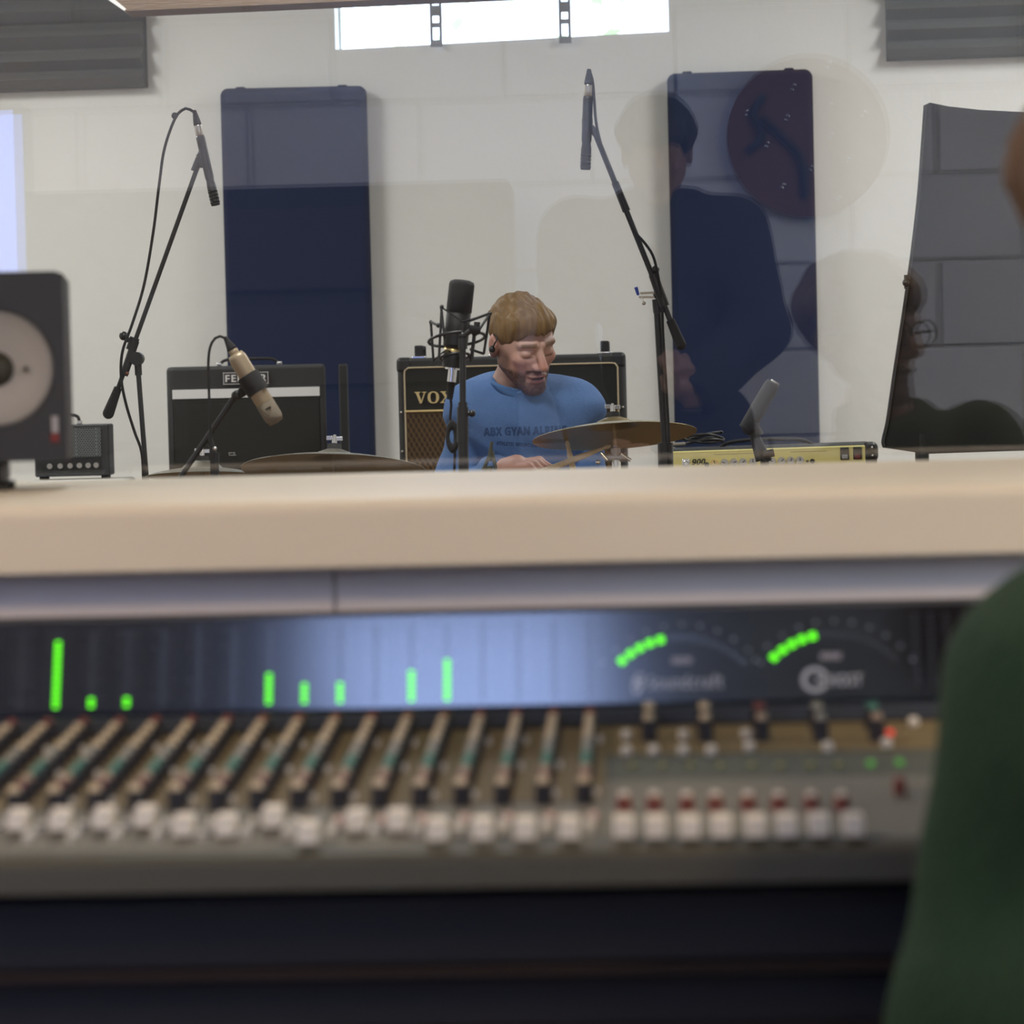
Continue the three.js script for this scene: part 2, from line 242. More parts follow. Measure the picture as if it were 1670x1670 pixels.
// ------------------------------------------------------------------ the mixing desk
const DZ0 = -2.115, DZ1 = -2.545, DY0 = 0.6945, DY1 = 0.7295, DSL = (DY1 - DY0) / (DZ0 - DZ1), DANG = Math.atan(DSL);
const deskN = V(0, Math.cos(DANG), Math.sin(DANG)), deskP0 = V(0, DY0, DZ0);
const onDesk = (px, py) => onPlane(px, py, deskP0, deskN);
const DX0 = -0.8, DX1 = 0.345;
{
  const desk = thing('mixing_desk', 'large beige mixing desk with rows of coloured knobs and green meters', 'mixing desk', V(-0.2, 0.655, -2.35));
  const w = (n, g, m, p = desk) => wpart(n, g, m, p);
  const tilt = (g, p) => { g.rotateX(DANG); return g.translate(p.x, p.y, p.z); };   // lay a piece on the sloping panel
  const cx = (DX0 + DX1) / 2, L = DX1 - DX0;
  // chassis, rounded front lip, side cheeks
  const s = new THREE.Shape(); const yl = 0.664; s.moveTo(2.12, yl); s.lineTo(2.10, yl + 0.004); s.lineTo(2.104, DY0 - 0.008); s.quadraticCurveTo(2.108, DY0 - 0.002, 2.118, DY0 - 0.001); s.lineTo(2.15, DY0 + 0.002); s.lineTo(2.15, yl); s.closePath();
  const lip = new THREE.ExtrudeGeometry(s, { depth: L, bevelEnabled: false, curveSegments: 6 }); lip.rotateY(Math.PI / 2); lip.translate(DX0, 0, 0);
  w('armrest', lip, M.deskLip);
  const slen = Math.hypot(DZ0 - DZ1, DY1 - DY0), splitX = P(990, 1250, 2.4).x;
  const slab = (xa, xb, d0, d1, th, m, n) => { const zc = -(d0 + d1) / 2; w(n, tilt(box(xb - xa, th, (d1 - d0) / Math.cos(DANG)), V((xa + xb) / 2, DY0 + (-zc + DZ0) * DSL * 1 - th / 2, zc)), m); };
  slab(DX0, splitX - 0.0008, 2.262, 2.55, 0.004, M.deskBeige, 'channel_panel');
  slab(DX0, splitX - 0.0008, 2.118, 2.2612, 0.004, M.deskGrey, 'fader_panel');
  slab(splitX, DX1, 2.43, 2.55, 0.004, M.deskBeige, 'master_panel');
  slab(splitX, DX1, 2.33, 2.4292, 0.004, M.deskBand, 'master_panel');
  slab(splitX, DX1, 2.118, 2.3292, 0.004, M.deskGrey, 'master_panel');
  w('chassis', box(L, 0.027, 0.52, cx, 0.678, -2.385), M.deskLip);
  // meter bridge: a tilted glossy face in a dark housing
  const MB0 = 0.7475, MB1 = 0.823, MT = 0.36, mlen = (MB1 - MB0) / Math.cos(MT), mz = -2.567, mc = V(cx, (MB0 + MB1) / 2, mz - (MB1 - MB0) / 2 * Math.tan(MT));
  const mtilt = (g, x, up, out) => { g.rotateX(-MT); return g.translate(x, mc.y + up * Math.cos(MT) + out * Math.sin(MT), mc.z - up * Math.sin(MT) + out * Math.cos(MT)); };
  const hs = prism([[2.57, 0.70], [2.57, MB0 - 0.002], [2.57 + (MB1 - MB0 + 0.002) * Math.tan(MT) + 0.004, MB1 + 0.0005], [2.665, MB1 + 0.0005], [2.665, 0.70]], L); hs.rotateY(Math.PI / 2); hs.translate(DX0, 0, 0);
  const bridge = w('meter_bridge', hs, std(lin(0.02, 0.024, 0.032), 0.45));
  w('bridge_step', box(L, 0.012, 0.02, cx, MB0 - 0.01, -2.5605), std(lin(0.035, 0.042, 0.055), 0.5));
  const colX = []; const X0 = P(963, 1160, 2.545).x; for (let i = 0; i < 23; i++) colX.push(X0 - 0.0302 * i);
  // printed face: faint scales, arcs and lettering
  const TW = 2048, TH = 140, mm = TW / L;
  const toU = (px, py) => { const n = V(0, Math.sin(MT), Math.cos(MT)), p = onPlane(px, py, mc.clone().addScaledVector(n, 0.001), n); return [(p.x - DX0) * mm, TH - ((p.y - MB0) / (MB1 - MB0)) * TH]; };
  const face = canvasTex(TW, TH, (g) => {
    g.fillStyle = '#0a0d13'; g.fillRect(0, 0, TW, TH);
    for (const x of colX) for (const o of [-0.0072, 0.0072]) for (let k = 0; k < 13; k++) { g.fillStyle = k % 3 ? 'rgba(120,128,140,0.22)' : 'rgba(150,155,165,0.34)'; g.fillRect((x + o - DX0) * mm - 4, 14 + k * 8.6, 8, 3); }
    const arcs = [[1112, 1182], [1360, 1176]];
    for (const [ax, ay] of arcs) for (let k = 0; k < 11; k++) { const a = (-52 + k * 10.4) * Math.PI / 180, r = 163; const [u, v] = toU(ax + r * Math.sin(a), ay - r * Math.cos(a)); g.fillStyle = 'rgba(190,200,215,0.5)'; g.fillRect(u - 3, v - 3, 6, 6); }
    for (const [px, py] of [[1112, 1078], [1355, 1071]]) { const [u, v] = toU(px, py); g.fillStyle = 'rgba(170,165,175,0.65)'; g.fillRect(u - 16, v - 6, 32, 11); }
    for (let k = 0; k < 4; k++) for (let j = 0; j < 13; j++) { const [u] = toU(1495 + k * 26, 1080); g.fillStyle = 'rgba(140,148,160,0.4)'; g.fillRect(u - 4, 14 + j * 8.6, 8, 3); }
    g.fillStyle = '#8b8f98'; g.textBaseline = 'middle';
    let [u, v] = toU(1056, 1115); g.font = 'bold 29px sans-serif'; g.fillText('Soundcraft', u, v, toU(1180, 1115)[0] - u);
    [u, v] = toU(1041, 1115); g.beginPath(); g.ellipse(u, v, 9, 17, 0.25, 0, 6.3); g.fill(); g.fillStyle = '#12161f'; g.fillRect(u - 1, v - 12, 7, 5); g.fillRect(u - 6, v + 5, 7, 5);
    g.fillStyle = g.strokeStyle = '#9a9ea6'; [u, v] = toU(1329, 1109); g.lineWidth = 7; g.beginPath(); g.ellipse(u, v, 17, 16, 0, 0.35, 6.0); g.stroke(); g.fillRect(u + 1, v - 3, 16, 6);
    [u, v] = toU(1350, 1111); g.font = 'bold 25px sans-serif'; g.fillText('HOST', u, v, toU(1407, 1111)[0] - u);
  });
  w('meter_face', mtilt(new THREE.PlaneGeometry(L, mlen), cx, 0, 0.0005), new THREE.MeshPhysicalMaterial({ map: face, roughness: 0.15, ior: 1.5, clearcoat: 0.9, clearcoatRoughness: 0.13, bumpMap: rep(softT, 3), bumpScale: 0.00003 }), bridge);
  const seg = new THREE.BoxGeometry(0.0042, 0.0030, 0.0012);
  const lit = { 78: 13, 137: 2, 196: 2, 431: 6, 490: 4, 549: 4, 667: 6, 727: 8 }; // green level by meter
  const litBy = {}; for (const [px, n] of Object.entries(lit)) litBy[Math.round((X0 - P(+px, 1130, 2.56).x) / 0.0302)] = n;
  colX.slice(0, 19).forEach((x, i) => { for (let k = 0; k < 15; k++) { const on = k < (litBy[i] || 0); w('led', mtilt(seg.clone(), x, -0.0335 + k * 0.0046, on ? 0.001 : 0.0001), on ? M.ledGreen : M.ledOff, bridge); } });
  for (const [ax, ay] of [[1112, 1182], [1360, 1176]]) for (let k = 0; k < 13; k++) {
    const a = (-43 + k * 7.2) * Math.PI / 180, r = 143, n = V(0, Math.sin(MT), Math.cos(MT)), p = onPlane(ax + r * Math.sin(a), ay - r * Math.cos(a), mc.clone().addScaledVector(n, 0.001), n);
    const g = new THREE.BoxGeometry(0.0055, 0.0055, 0.0012); g.rotateZ(-a); if (k >= 5) g.translate(0, 0, -0.0009); g.rotateX(-MT); g.translate(p.x, p.y, p.z); w('led', g, k < 5 ? M.ledGreen : M.ledOff, bridge);
  }
  // rotary knobs: dark body, coloured cap
  const kb = new THREE.CylinderGeometry(0.0056, 0.0063, 0.015, 12); kb.translate(0, 0.0075, 0);
  const kc = new THREE.CylinderGeometry(0.0036, 0.0042, 0.0036, 12); kc.translate(0, 0.0168, 0);
  const rows = ['capRed', 'capCream', 'capCream', 'capCream', 'capCream', 'capGrey', 'capGrey', 'capTeal', 'capTeal', 'capTan', 'capRed', 'capCream'];
  const inDesk = (p) => p.clone().sub(desk.position);
  const knob = (x, D, capM, sc = 1, bodyM = M.knobBody) => { const m = mesh('knob', kb, bodyM, desk); m.position.copy(inDesk(V(x, DY0 + (D + DZ0) * DSL, -D))); m.rotation.x = DANG; m.scale.set(sc, sc, sc); mesh('cap', kc, capM, m); return m; };
  colX.forEach((x, i) => { if (i > 20) return; rows.forEach((r, k) => { const D = 2.536 - k * 0.0262; if (x < P(-30, 1250, D).x) return; const m = knob(x, D, M[r]); if (k === rows.length - 1) m.scale.set(1.1, 1.1, 1.1); if (k % 4 === 2 && (i * 7 + k) % 3) { const b = mesh('button', box(0.004, 0.005, 0.006, 0, 0.0025, 0), M.btnPale, desk); b.position.copy(inDesk(V(x + 0.0085, DY0 + (D + DZ0) * DSL, -D))); b.rotation.x = DANG; } }); });
  // faders and their buttons
  const fs = prism([[-0.0105, 0.0], [-0.0085, 0.011], [-0.002, 0.0085], [0.002, 0.0085], [0.0085, 0.011], [0.0105, 0.0]], 0.0125, 0.0008); fs.rotateY(Math.PI / 2); fs.translate(-0.00625, 0.004, 0);
  const slot = box(0.003, 0.0016, 0.085, 0, 0.0003, 0), bt = rbox(0.0062, 0.006, 0.008, 0.001, 0, 0.003, 0, 1);
  const caps = [[-38, 1338], [31, 1337], [100, 1337], [171, 1334], [238, 1332], [301, 1346], [370, 1346], [446, 1332], [503, 1359], [582, 1338], [649, 1338], [714, 1353], [787, 1352], [857, 1352], [929, 1351], [1018, 1349], [1070, 1349], [1125, 1349], [1177, 1348], [1232, 1348], [1283, 1347], [1335, 1346], [1391, 1346]];
  caps.forEach(([px, py], i) => {
    const p = onDesk(px, py + 19), f = mesh('fader', fs, M.capWhite, desk); f.position.copy(inDesk(p)); f.rotation.x = DANG;
    const sm = mesh('fader_slot', slot, M.black, desk); sm.position.copy(inDesk(V(p.x, DY0 + (2.185 + DZ0) * DSL, -2.185))); sm.rotation.x = DANG;
    if (i > 14) { // master knobs above each master fader
      const q = onDesk([1018, 1067, 1120, 1167, 1220, 1270, 1323, 1373][i - 15], 1321); const k = knob(q.x, -q.z, M.capWhite, 1.0, M.capRed); k.scale.set(0.95, 0.72, 0.95); return;
    }
    for (let k = 0; k < 3; k++) { const q = V(p.x + 0.0135, 0, -2.152 - k * 0.019), b = mesh('button', bt, k === 2 && i > 7 ? M.btnPink : M.btnPale, desk); q.y = DY0 + (-q.z + DZ0) * DSL; if (k === 2) q.x += 0.002; b.position.copy(inDesk(q)); b.rotation.x = DANG; }
  });
  // master section: upper knob stacks, buttons, status lamps
  const put = (n, g, m, px, py) => { const o = mesh(n, g, m, desk); o.position.copy(inDesk(onDesk(px, py))); o.rotation.x = DANG; return o; };
  const stacks = [[1059, 'capCream', 'capCream'], [1149, 'capCream', 'capCream'], [1239, 'capRed', 'capTan'], [1333, 'capGrey', 'capGrey'], [1423, 'capTeal', 'capTan']];
  for (const [px, a, b] of stacks) { const q = onDesk(px, 1188), q2 = onDesk(px + (px - 1055) * 0.02, 1208); knob(q.x, -q.z, M[a], 1.15); const k = knob(q2.x, -q2.z, M[b], 1.1); k.scale.y = 1.2; }
  const rb = rbox(0.0085, 0.008, 0.0085, 0.002, 0, 0.004, 0, 1);
  for (const [px, py] of [[1022, 1206], [1022, 1233], [1066, 1232], [1115, 1206], [1114, 1232], [1160, 1232], [1217, 1205], [1222, 1226], [1350, 1226], [1446, 1220], [1490, 1185]]) put('button', rb, M.capWhite, px, py);
  const lampg = rbox(0.0055, 0.004, 0.0055, 0.001, 0, 0.002, 0, 1);
  for (const px of [1032, 1080, 1127, 1175, 1226, 1272, 1322, 1368]) put('status_led', lampg, M.ledAmberOff, px, 1252);
  put('status_led', lampg, M.ledGreenDim, 1420, 1249); put('status_led', lampg, M.ledGreenDim, 1467, 1247);
  { const l = put('status_led', lampg, M.ledRed, 1452, 1211); l.position.y += 0.006; }
  put('talkback_mic', rbox(0.009, 0.014, 0.012, 0.003, 0, 0.007, 0), M.capRed, 1467, 1297);
}
{ // black furniture that carries the desk
  const t = thing('desk_stand', 'black stand with brown edged shelves under the mixing desk', 'stand', V(-0.2, 0, -2.35));
  const w = (n, g, m) => wpart(n, g, m, t), cx = (DX0 + DX1) / 2, L = DX1 - DX0 + 0.1;
  w('top_board', rbox(L, 0.05, 0.5, 0.003, cx, 0.6345, -2.375), M.standBlack);
  w('edging', box(L, 0.006, 0.5, cx, 0.6055, -2.372), M.brownEdge);
  w('front_panel', rbox(L - 0.02, 0.036, 0.02, 0.002, cx, 0.582, -2.145), M.standBlack);
  w('edging', box(L, 0.008, 0.48, cx, 0.559, -2.375), M.brownEdge);
  w('modesty_panel', box(L - 0.1, 0.555, 0.02, cx, 0.2775, -2.5), M.standBlack);
  for (const x of [DX0 + 0.02, DX1 - 0.02]) w('leg', rbox(0.05, 0.555, 0.42, 0.004, x, 0.2775, -2.37), M.standBlack);
}
// ------------------------------------------------------------------ monitor speaker on the shelf
{
  const D = 3.28, c = P(-6, 602, D), s = D / FOCAL, r = 97 * s, top = P(50, 443, D).y, bot = P(50, 752, D).y, right = P(106, 600, D).x, left = right - 0.36, d = 0.2;
  const t = thing('monitor_speaker', 'dark studio monitor speaker with pale round cone on the window shelf', 'speaker', V(right, SILL_Y, -D));
  const w = (n, g, m, p = t) => wpart(n, g, m, p);
  const h = top - bot, cy = (top + bot) / 2, cxx = (left + right) / 2;
  const sh = new THREE.Shape(); const x0 = left, x1 = right, ch = 0.008; sh.moveTo(x0, bot); sh.lineTo(x1, bot); sh.lineTo(x1, top - ch); sh.lineTo(x1 - ch * 0.8, top); sh.lineTo(x0, top); sh.closePath();
  sh.holes.push(new THREE.Path().absarc(c.x, c.y, r, 0, 6.2832, true));
  const front = new THREE.ExtrudeGeometry(sh, { depth: 0.02, bevelEnabled: false, curveSegments: 32 }); front.translate(0, 0, -D - 0.02);
  w('baffle', front, M.cabinet);
  w('cabinet', rbox(0.36, h - 0.001, d - 0.02, 0.004, cxx, cy, -D - 0.02 - (d - 0.02) / 2), M.cabinet);
  const cone = lathe([[0.001, -0.017], [r * 0.3, -0.016], [r * 0.75, -0.006], [r * 0.9, 0.002], [r * 0.96, 0.002], [r, -0.004]], 48); cone.rotateX(Math.PI / 2); cone.translate(c.x, c.y, -D - 0.003);
  const cm = w('cone', cone, M.cone);
  const cap = new THREE.SphereGeometry(33 * s, 24, 12, 0, 6.2832, 0, 1.2); cap.rotateX(Math.PI / 2); cap.translate(c.x, c.y, -D - 0.029); w('dust_cap', cap, M.coneCap, cm);
  for (const px of [42, 82]) { const q = P(px, 602, D); w('screw', at(new THREE.SphereGeometry(0.003, 8, 6), q.x, q.y, -D - 0.004 - (px < 60 ? 0.006 : 0)), M.coneCap, cm); }
  const bdg = P(90, 692, D), bd2 = P(90, 714, D);
  w('badge', rbox(0.007, 0.018, 0.002, 0.0008, bdg.x, bdg.y, -D + 0.001), M.greyBadge); w('badge', rbox(0.009, 0.009, 0.002, 0.0008, bd2.x, bd2.y, -D + 0.001), M.redBadge);
  w('plinth', rbox(0.24, bot - SILL_Y - 0.008, 0.14, 0.004, left + 0.17, (bot + SILL_Y) / 2 + 0.004, -D - 0.08), M.black);
  w('foot_pad', rbox(0.25, 0.008, 0.16, 0.002, left + 0.17, SILL_Y + 0.004, -D - 0.08), M.blackRubber);
  t.rotation.y = 0.15;
}

// ------------------------------------------------------------------ on the far wall of the live room
function wallThing(name, label, cat, u, v, off = 0, group) { const p = V(u, v, off).applyAxisAngle(V(0, 1, 0), WALL_TURN).add(WP); return thing(name, label, cat, p, WALL_TURN, group); }
function fabricPanel(label, tl, tr, botV, seed) {
  const off = 0.1, th = 0.075, [u0, v0] = onWall(...tl, off), [u1, v1] = onWall(...tr, off), w = u1 - u0, top = (v0 + v1) / 2, h = top - botV, uc = (u0 + u1) / 2;
  const t = wallThing('acoustic_panel', label, 'acoustic panel', uc, botV);
  const g = new RoundedBoxGeometry(w, h, th, 5, 0.028), p = g.attributes.position;
  for (let i = 0; i < p.count; i++) { const x = p.getX(i), y = p.getY(i); if (y > h / 2 - 0.05) p.setY(i, y + 0.006 * Math.cos((x / w) * 6.28 * (1 + 0.2 * seed)) * -1 - (v0 - v1) * (x / w)); }
  g.computeVertexNormals(); g.translate(0, h / 2, off - th / 2);
  mesh('fabric_cover', g, M.navy, t);
  for (const x of [-w * 0.36, w * 0.34]) mesh('corner_tuft', rbox(0.035, 0.016, 0.05, 0.006, x, h + 0.002 - (v0 - v1) * (x / w), off - 0.04), M.navy, t);
  for (const y of [h * 0.2, h * 0.8]) mesh('batten', box(w * 0.8, 0.04, off - th - 0.002, 0, y, (off - th) / 2), M.beam, t);
}
fabricPanel('navy fabric acoustic panel on the wall behind the small silver striped amplifier', [357, 146], [595, 141], 0.78, 1);
fabricPanel('navy fabric acoustic panel on the wall right of the tall boom microphone stand', [1087, 121], [1325, 113], 0.72, 2);
function foamTile(label, edgePx, ys, side, wid) {
  // valleys between wedges at the given heights, tile runs away from its free edge
  const off = 0.13, [ue] = onWall(edgePx, 60, off), vs = ys.map((y) => onWall(edgePx, y, off)[1]), sgn = side, base = vs[vs.length - 1];
  const t = wallThing('foam_tile', label, 'acoustic foam', ue + sgn * wid / 2, base); const top = onWall(edgePx, -60, off)[1] - base;
  mesh('backing', box(wid, top, 0.058, 0, top / 2, 0.034), M.foam, t);
  for (let i = 0; i < vs.length - 1; i++) { const a = vs[i] - base, b = vs[i + 1] - base, m = b + (a - b) * (i % 2 ? 0.45 : 0.5); const g = prism([[0.06, b + 0.003], [0.135, m], [0.06, a - 0.003]], wid); g.rotateY(-Math.PI / 2); g.translate(wid / 2, 0, 0); mesh('wedge', g, M.foam, t); }
}
foamTile('grey wedge acoustic foam in the upper left above the left boom stand', 228, [-52, -10, 33, 75, 110, 138], -1, 1.4);
foamTile('grey wedge acoustic foam in the upper right corner', 1447, [-45, -6, 32, 66, 94], 1, 1.2);
for (const [x0, x1, yb, lab] of [[702, 722, 77, 'left slotted steel strip hanging across the bright window'], [912, 932, 71, 'right slotted steel strip hanging across the bright window']]) {
  const off = 0.03, [u0, v0] = onWall(x0, yb, off), [u1] = onWall(x1, yb, off), t = wallThing('slotted_strip', lab, 'bracket', (u0 + u1) / 2, v0, off);
  const w = u1 - u0, h = LCEIL - v0 - 0.01, s = new THREE.Shape([[-w / 2, 0], [w / 2, 0], [w / 2, h], [-w / 2, h]].map(([x, y]) => new THREE.Vector2(x, y)));
  for (let y = 0.025, k = 0; y < h - 0.06; y += 0.062, k++) { const hw = w * 0.26, hh = k % 3 === 1 ? 0.012 : 0.022; s.holes.push(new THREE.Path([[-hw, y], [-hw, y + 2 * hh], [hw, y + 2 * hh], [hw, y]].map(([x, yy]) => new THREE.Vector2(x, yy)))); }
  mesh('strip', new THREE.ExtrudeGeometry(s, { depth: 0.004, bevelEnabled: false }), M.galv, t);
  mesh('fixing', box(w * 1.3, 0.04, 0.03, 0, h - 0.02, -0.0135), M.galv, t);
}
{ // boxed-in timber under the live room ceiling
  const D = 6.3, a = P(203, 18, D), b = P(545, 3, D), t = thing('ceiling_beam', 'brown timber beam with a white cut end along the top of the picture', 'beam', V((a.x + b.x) / 2, a.y, -D));
  const y0 = a.y, y1 = LCEIL, sh = [[a.x, y0], [3.0 > b.x ? 1.6 : b.x, y0 + (b.y - a.y) / (b.x - a.x) * (1.6 - a.x)], [1.6, y0 + 0.22], [a.x - 0.16, y0 + 0.12], [a.x - 0.026, y0 + 0.02]];
  const g = prism(sh, 0.1); g.translate(0, 0, -D - 0.1); wpart('timber', g, M.beam, t);
  const e = prism([[a.x, y0], [a.x - 0.026, y0 + 0.019], [a.x - 0.165, y0 + 0.121], [a.x - 0.165, y0 + 0.133], [a.x - 0.026, y0 + 0.03], [a.x + 0.004, y0 + 0.004]], 0.104, 0.0); e.translate(0, 0, -D - 0.102); wpart('painted_edge', e, M.white, t);
  for (const x of [a.x + 0.2, 1.3]) wpart('hanger', rod(V(x, y0 + 0.12, -D - 0.05), V(x, LCEIL, -D - 0.05), 0.012), M.galv, t);
}
// ------------------------------------------------------------------ amplifiers
const font = await new FontLoader().loadAsync('fonts/droid/droid_sans_bold.typeface.json');
const serif = await new FontLoader().loadAsync('fonts/droid/droid_serif_bold.typeface.json');
function letters(txt, size, depth, f = font, squash = 1) { const g = new TextGeometry(txt, { font: f, size, depth, curveSegments: 3, bevelEnabled: false }); g.computeBoundingBox(); const b = g.boundingBox; g.translate(-(b.min.x + b.max.x) / 2, -(b.min.y + b.max.y) / 2, 0); g.scale(squash, 1, 1); return g; }
function strapHandle(parent, x, y, z, w, h, name = 'handle') { // arched strap between two metal ends
  const hn = mesh(name, tube([V(x - w / 2, y + 0.004, z), V(x - w * 0.42, y + h * 0.8, z), V(x, y + h, z), V(x + w * 0.42, y + h * 0.8, z), V(x + w / 2, y + 0.004, z)], 0.0055, 6, 24), M.blackRubber, parent);
  for (const s of [-1, 1]) mesh('handle_end', rbox(0.016, 0.012, 0.03, 0.003, x + s * w / 2, y + 0.006, z), M.chrome, hn);
}
function cabinetUnder(label, x, z, w, h, d, turn) {
  const t = thing('speaker_cabinet', label, 'speaker cabinet', V(x, 0, z), turn);
  mesh('box', rbox(w, h - 0.02, d, 0.01, 0, h / 2 + 0.009, 0), M.tolex, t); mesh('grille', box(w - 0.06, h - 0.1, 0.006, 0, h / 2 + 0.01, d / 2 + 0.002), M.grilleBlack, t);
  for (const sx of [-1, 1]) for (const sz of [-1, 1]) mesh('foot', at(new THREE.CylinderGeometry(0.02, 0.022, 0.02, 10), sx * (w / 2 - 0.05), 0.01, sz * (d / 2 - 0.05)), M.blackRubber, t);
  return t;
}
{ // small combo with a silver stripe
  const D = 9.6, k = D / FOCAL, tl = P(265, 600, D), tr = P(522, 592, D), w = tr.x - tl.x, top = (tl.y + tr.y) / 2, h = 0.46, d = 0.24, base = top - h, c = (tl.x + tr.x) / 2, turn = 0.12;
  const t = thing('guitar_combo', 'small black guitar combo with silver stripe and square lettered badge', 'amplifier', V(c, base, -D - d / 2), turn);
  const f = d / 2, Y = (py, px = 390) => P(px, py, D).y - base, X = (px) => P(px, 640, D).x - c;
  mesh('case', rbox(w, h - 0.012, d, 0.014, 0, h / 2 + 0.006, 0), M.tolex, t);
  const s0 = X(275), s1 = X(513), gy = Y(651);
  mesh('grille', rbox(s1 - s0, gy - 0.03, 0.008, 0.003, (s0 + s1) / 2, gy / 2 + 0.015, f + 0.002), M.grilleBlack, t);
  mesh('side_rail', [box(0.012, gy - 0.02, 0.01, s0 - 0.007, gy / 2 + 0.01, f + 0.003), box(0.012, gy - 0.02, 0.01, s1 + 0.007, gy / 2 + 0.01, f + 0.003)], M.tolex, t);
  mesh('silver_stripe', box(s1 - s0, 15 * k, 0.006, (s0 + s1) / 2, Y(641), f + 0.003), std(lin(0.86, 0.87, 0.87), 0.35), t);
  const bx = X(394), by = Y(617), bg = mesh('badge', rbox(74 * k, 20 * k, 0.006, 0.004, bx, by, f + 0.003), std(lin(0.03, 0.03, 0.035), 0.4), t);
  const bw = 74 * k, bh = 20 * k, e = 0.0016; mesh('badge_border', [box(bw, e, 0.003, bx, by + bh / 2 - e, f + 0.006), box(bw, e, 0.003, bx, by - bh / 2 + e, f + 0.006), box(e, bh, 0.003, bx - bw / 2 + e, by, f + 0.006), box(e, bh, 0.003, bx + bw / 2 - e, by, f + 0.006)], M.white, bg);
  const lt = letters('FENDER', 0.0225, 0.003); lt.computeBoundingBox(); const lw = lt.boundingBox.max.x - lt.boundingBox.min.x; lt.scale(bw * 0.9 / lw, 1, 1); lt.translate(bx, by, f + 0.0055); mesh('lettering', lt, M.white, bg);
  strapHandle(t, X(400), h, 0.02, 0.19, 0.022);
  mesh('small_badge', [box(0.02, 0.002, 0.002, X(368), Y(738), f + 0.007), box(0.02, 0.002, 0.002, X(370), Y(742), f + 0.007), box(0.002, 0.009, 0.002, X(364), Y(740), f + 0.007), box(0.002, 0.009, 0.002, X(372), Y(740), f + 0.007)], M.nickel, t);
  for (const sx of [-1, 1]) for (const sz of [-1, 1]) mesh('foot', at(new THREE.CylinderGeometry(0.014, 0.016, 0.012, 10), sx * (w / 2 - 0.04), 0.006, sz * (d / 2 - 0.04)), M.blackRubber, t);
  cabinetUnder('black speaker cabinet under the small silver striped combo', c, -D - d / 2, w + 0.06, base, 0.3, turn);
}
{ // large combo behind the drummer
  const D = 9.4, k = D / FOCAL, tl = P(648, 586, D), tr = P(1019, 574, D), w = tr.x - tl.x, top = (tl.y + tr.y) / 2, h = 0.556, d = 0.26, base = top - h, c = (tl.x + tr.x) / 2, f = d / 2;
  const t = thing('guitar_combo', 'large black guitar combo with gold piping and brown diamond cloth behind the drummer', 'amplifier', V(c, base, -D - d / 2), -0.01);
  const Y = (py, px = 830) => P(px, py, D).y - base, X = (px, py = 650) => P(px, py, D).x - c;
  mesh('case', rbox(w, h - 0.012, d, 0.012, 0, h / 2 + 0.006, 0), M.tolex, t);
  const pi = 0.022, pr = 0.0028, y1 = h - 0.03, y0 = 0.04, xa = -w / 2 + pi, xb = w / 2 - pi, ym = Y(667);
  mesh('upper_panel', box(xb - xa, y1 - ym, 0.006, 0, (y1 + ym) / 2, f + 0.001), M.grilleBlack, t);
  const dia = canvasTex(256, 256, (g, W) => { g.fillStyle = '#4a3826'; g.fillRect(0, 0, W, W); g.strokeStyle = '#6d5636'; g.lineWidth = 9; for (let i = -8; i < 16; i++) { g.beginPath(); g.moveTo(i * 32, 0); g.lineTo(i * 32 + 128, 256); g.stroke(); g.beginPath(); g.moveTo(i * 32, 0); g.lineTo(i * 32 - 128, 256); g.stroke(); } g.strokeStyle = '#2a1e14'; g.lineWidth = 3; for (let i = -8; i < 16; i++) { g.beginPath(); g.moveTo(i * 32 + 16, 0); g.lineTo(i * 32 + 144, 256); g.stroke(); } });
  dia.wrapS = dia.wrapT = THREE.RepeatWrapping; dia.repeat.set(5, 3);
  mesh('diamond_cloth', box(xb - xa, ym - y0, 0.006, 0, (ym + y0) / 2, f + 0.001), std(lin(0.8, 0.8, 0.8), 0.9, { map: dia }), t);
  const rr = 0.012, loop = [V(xa + rr, y1, 0), V(0, y1, 0), V(xb - rr, y1, 0), V(xb, y1 - rr, 0), V(xb, (y0 + y1) / 2, 0), V(xb, y0 + rr, 0), V(xb - rr, y0, 0), V(0, y0, 0), V(xa + rr, y0, 0), V(xa, y0 + rr, 0), V(xa, (y0 + y1) / 2, 0), V(xa, y1 - rr, 0)].map((p) => p.setZ(f + 0.004));
  mesh('gold_piping', new THREE.TubeGeometry(new THREE.CatmullRomCurve3(loop, true, 'catmullrom', 0.05), 160, pr, 6, true), M.cream, t);
  mesh('gold_strip', rbox(xb - xa, 0.007, 0.006, 0.002, 0, ym, f + 0.005), M.gold, t);
  const lg = letters('VOX', 0.036, 0.004, serif, 1.05); lg.translate(X(708), Y(648, 708), f + 0.005); mesh('lettering', lg, M.gold, t);
  for (const px of [680, 806, 986]) { const x = X(px, 570); const hn = mesh('handle', [rbox(0.026, 0.036, 0.012, 0.004, x, h + 0.02, 0.05), rbox(0.026, 0.012, 0.13, 0.004, x, h + 0.034, -0.01), rbox(0.026, 0.036, 0.012, 0.004, x, h + 0.02, -0.07)], M.blackRubber, t); mesh('handle_end', rbox(0.044, 0.008, 0.02, 0.003, x, h + 0.003, 0.052), M.chrome, hn); }
  for (const sx of [-1, 1]) { for (const sy of [0, 1]) mesh('corner_guard', rbox(0.05, 0.05, 0.05, 0.014, sx * (w / 2 - 0.022), sy ? h - 0.022 : 0.034, f - 0.022), M.black, t); for (const y of [0.16, 0.27, 0.39]) mesh('screw', at(new THREE.SphereGeometry(0.004, 8, 6), sx * (w / 2 - 0.009), y, f + 0.001), M.nickel, t); }
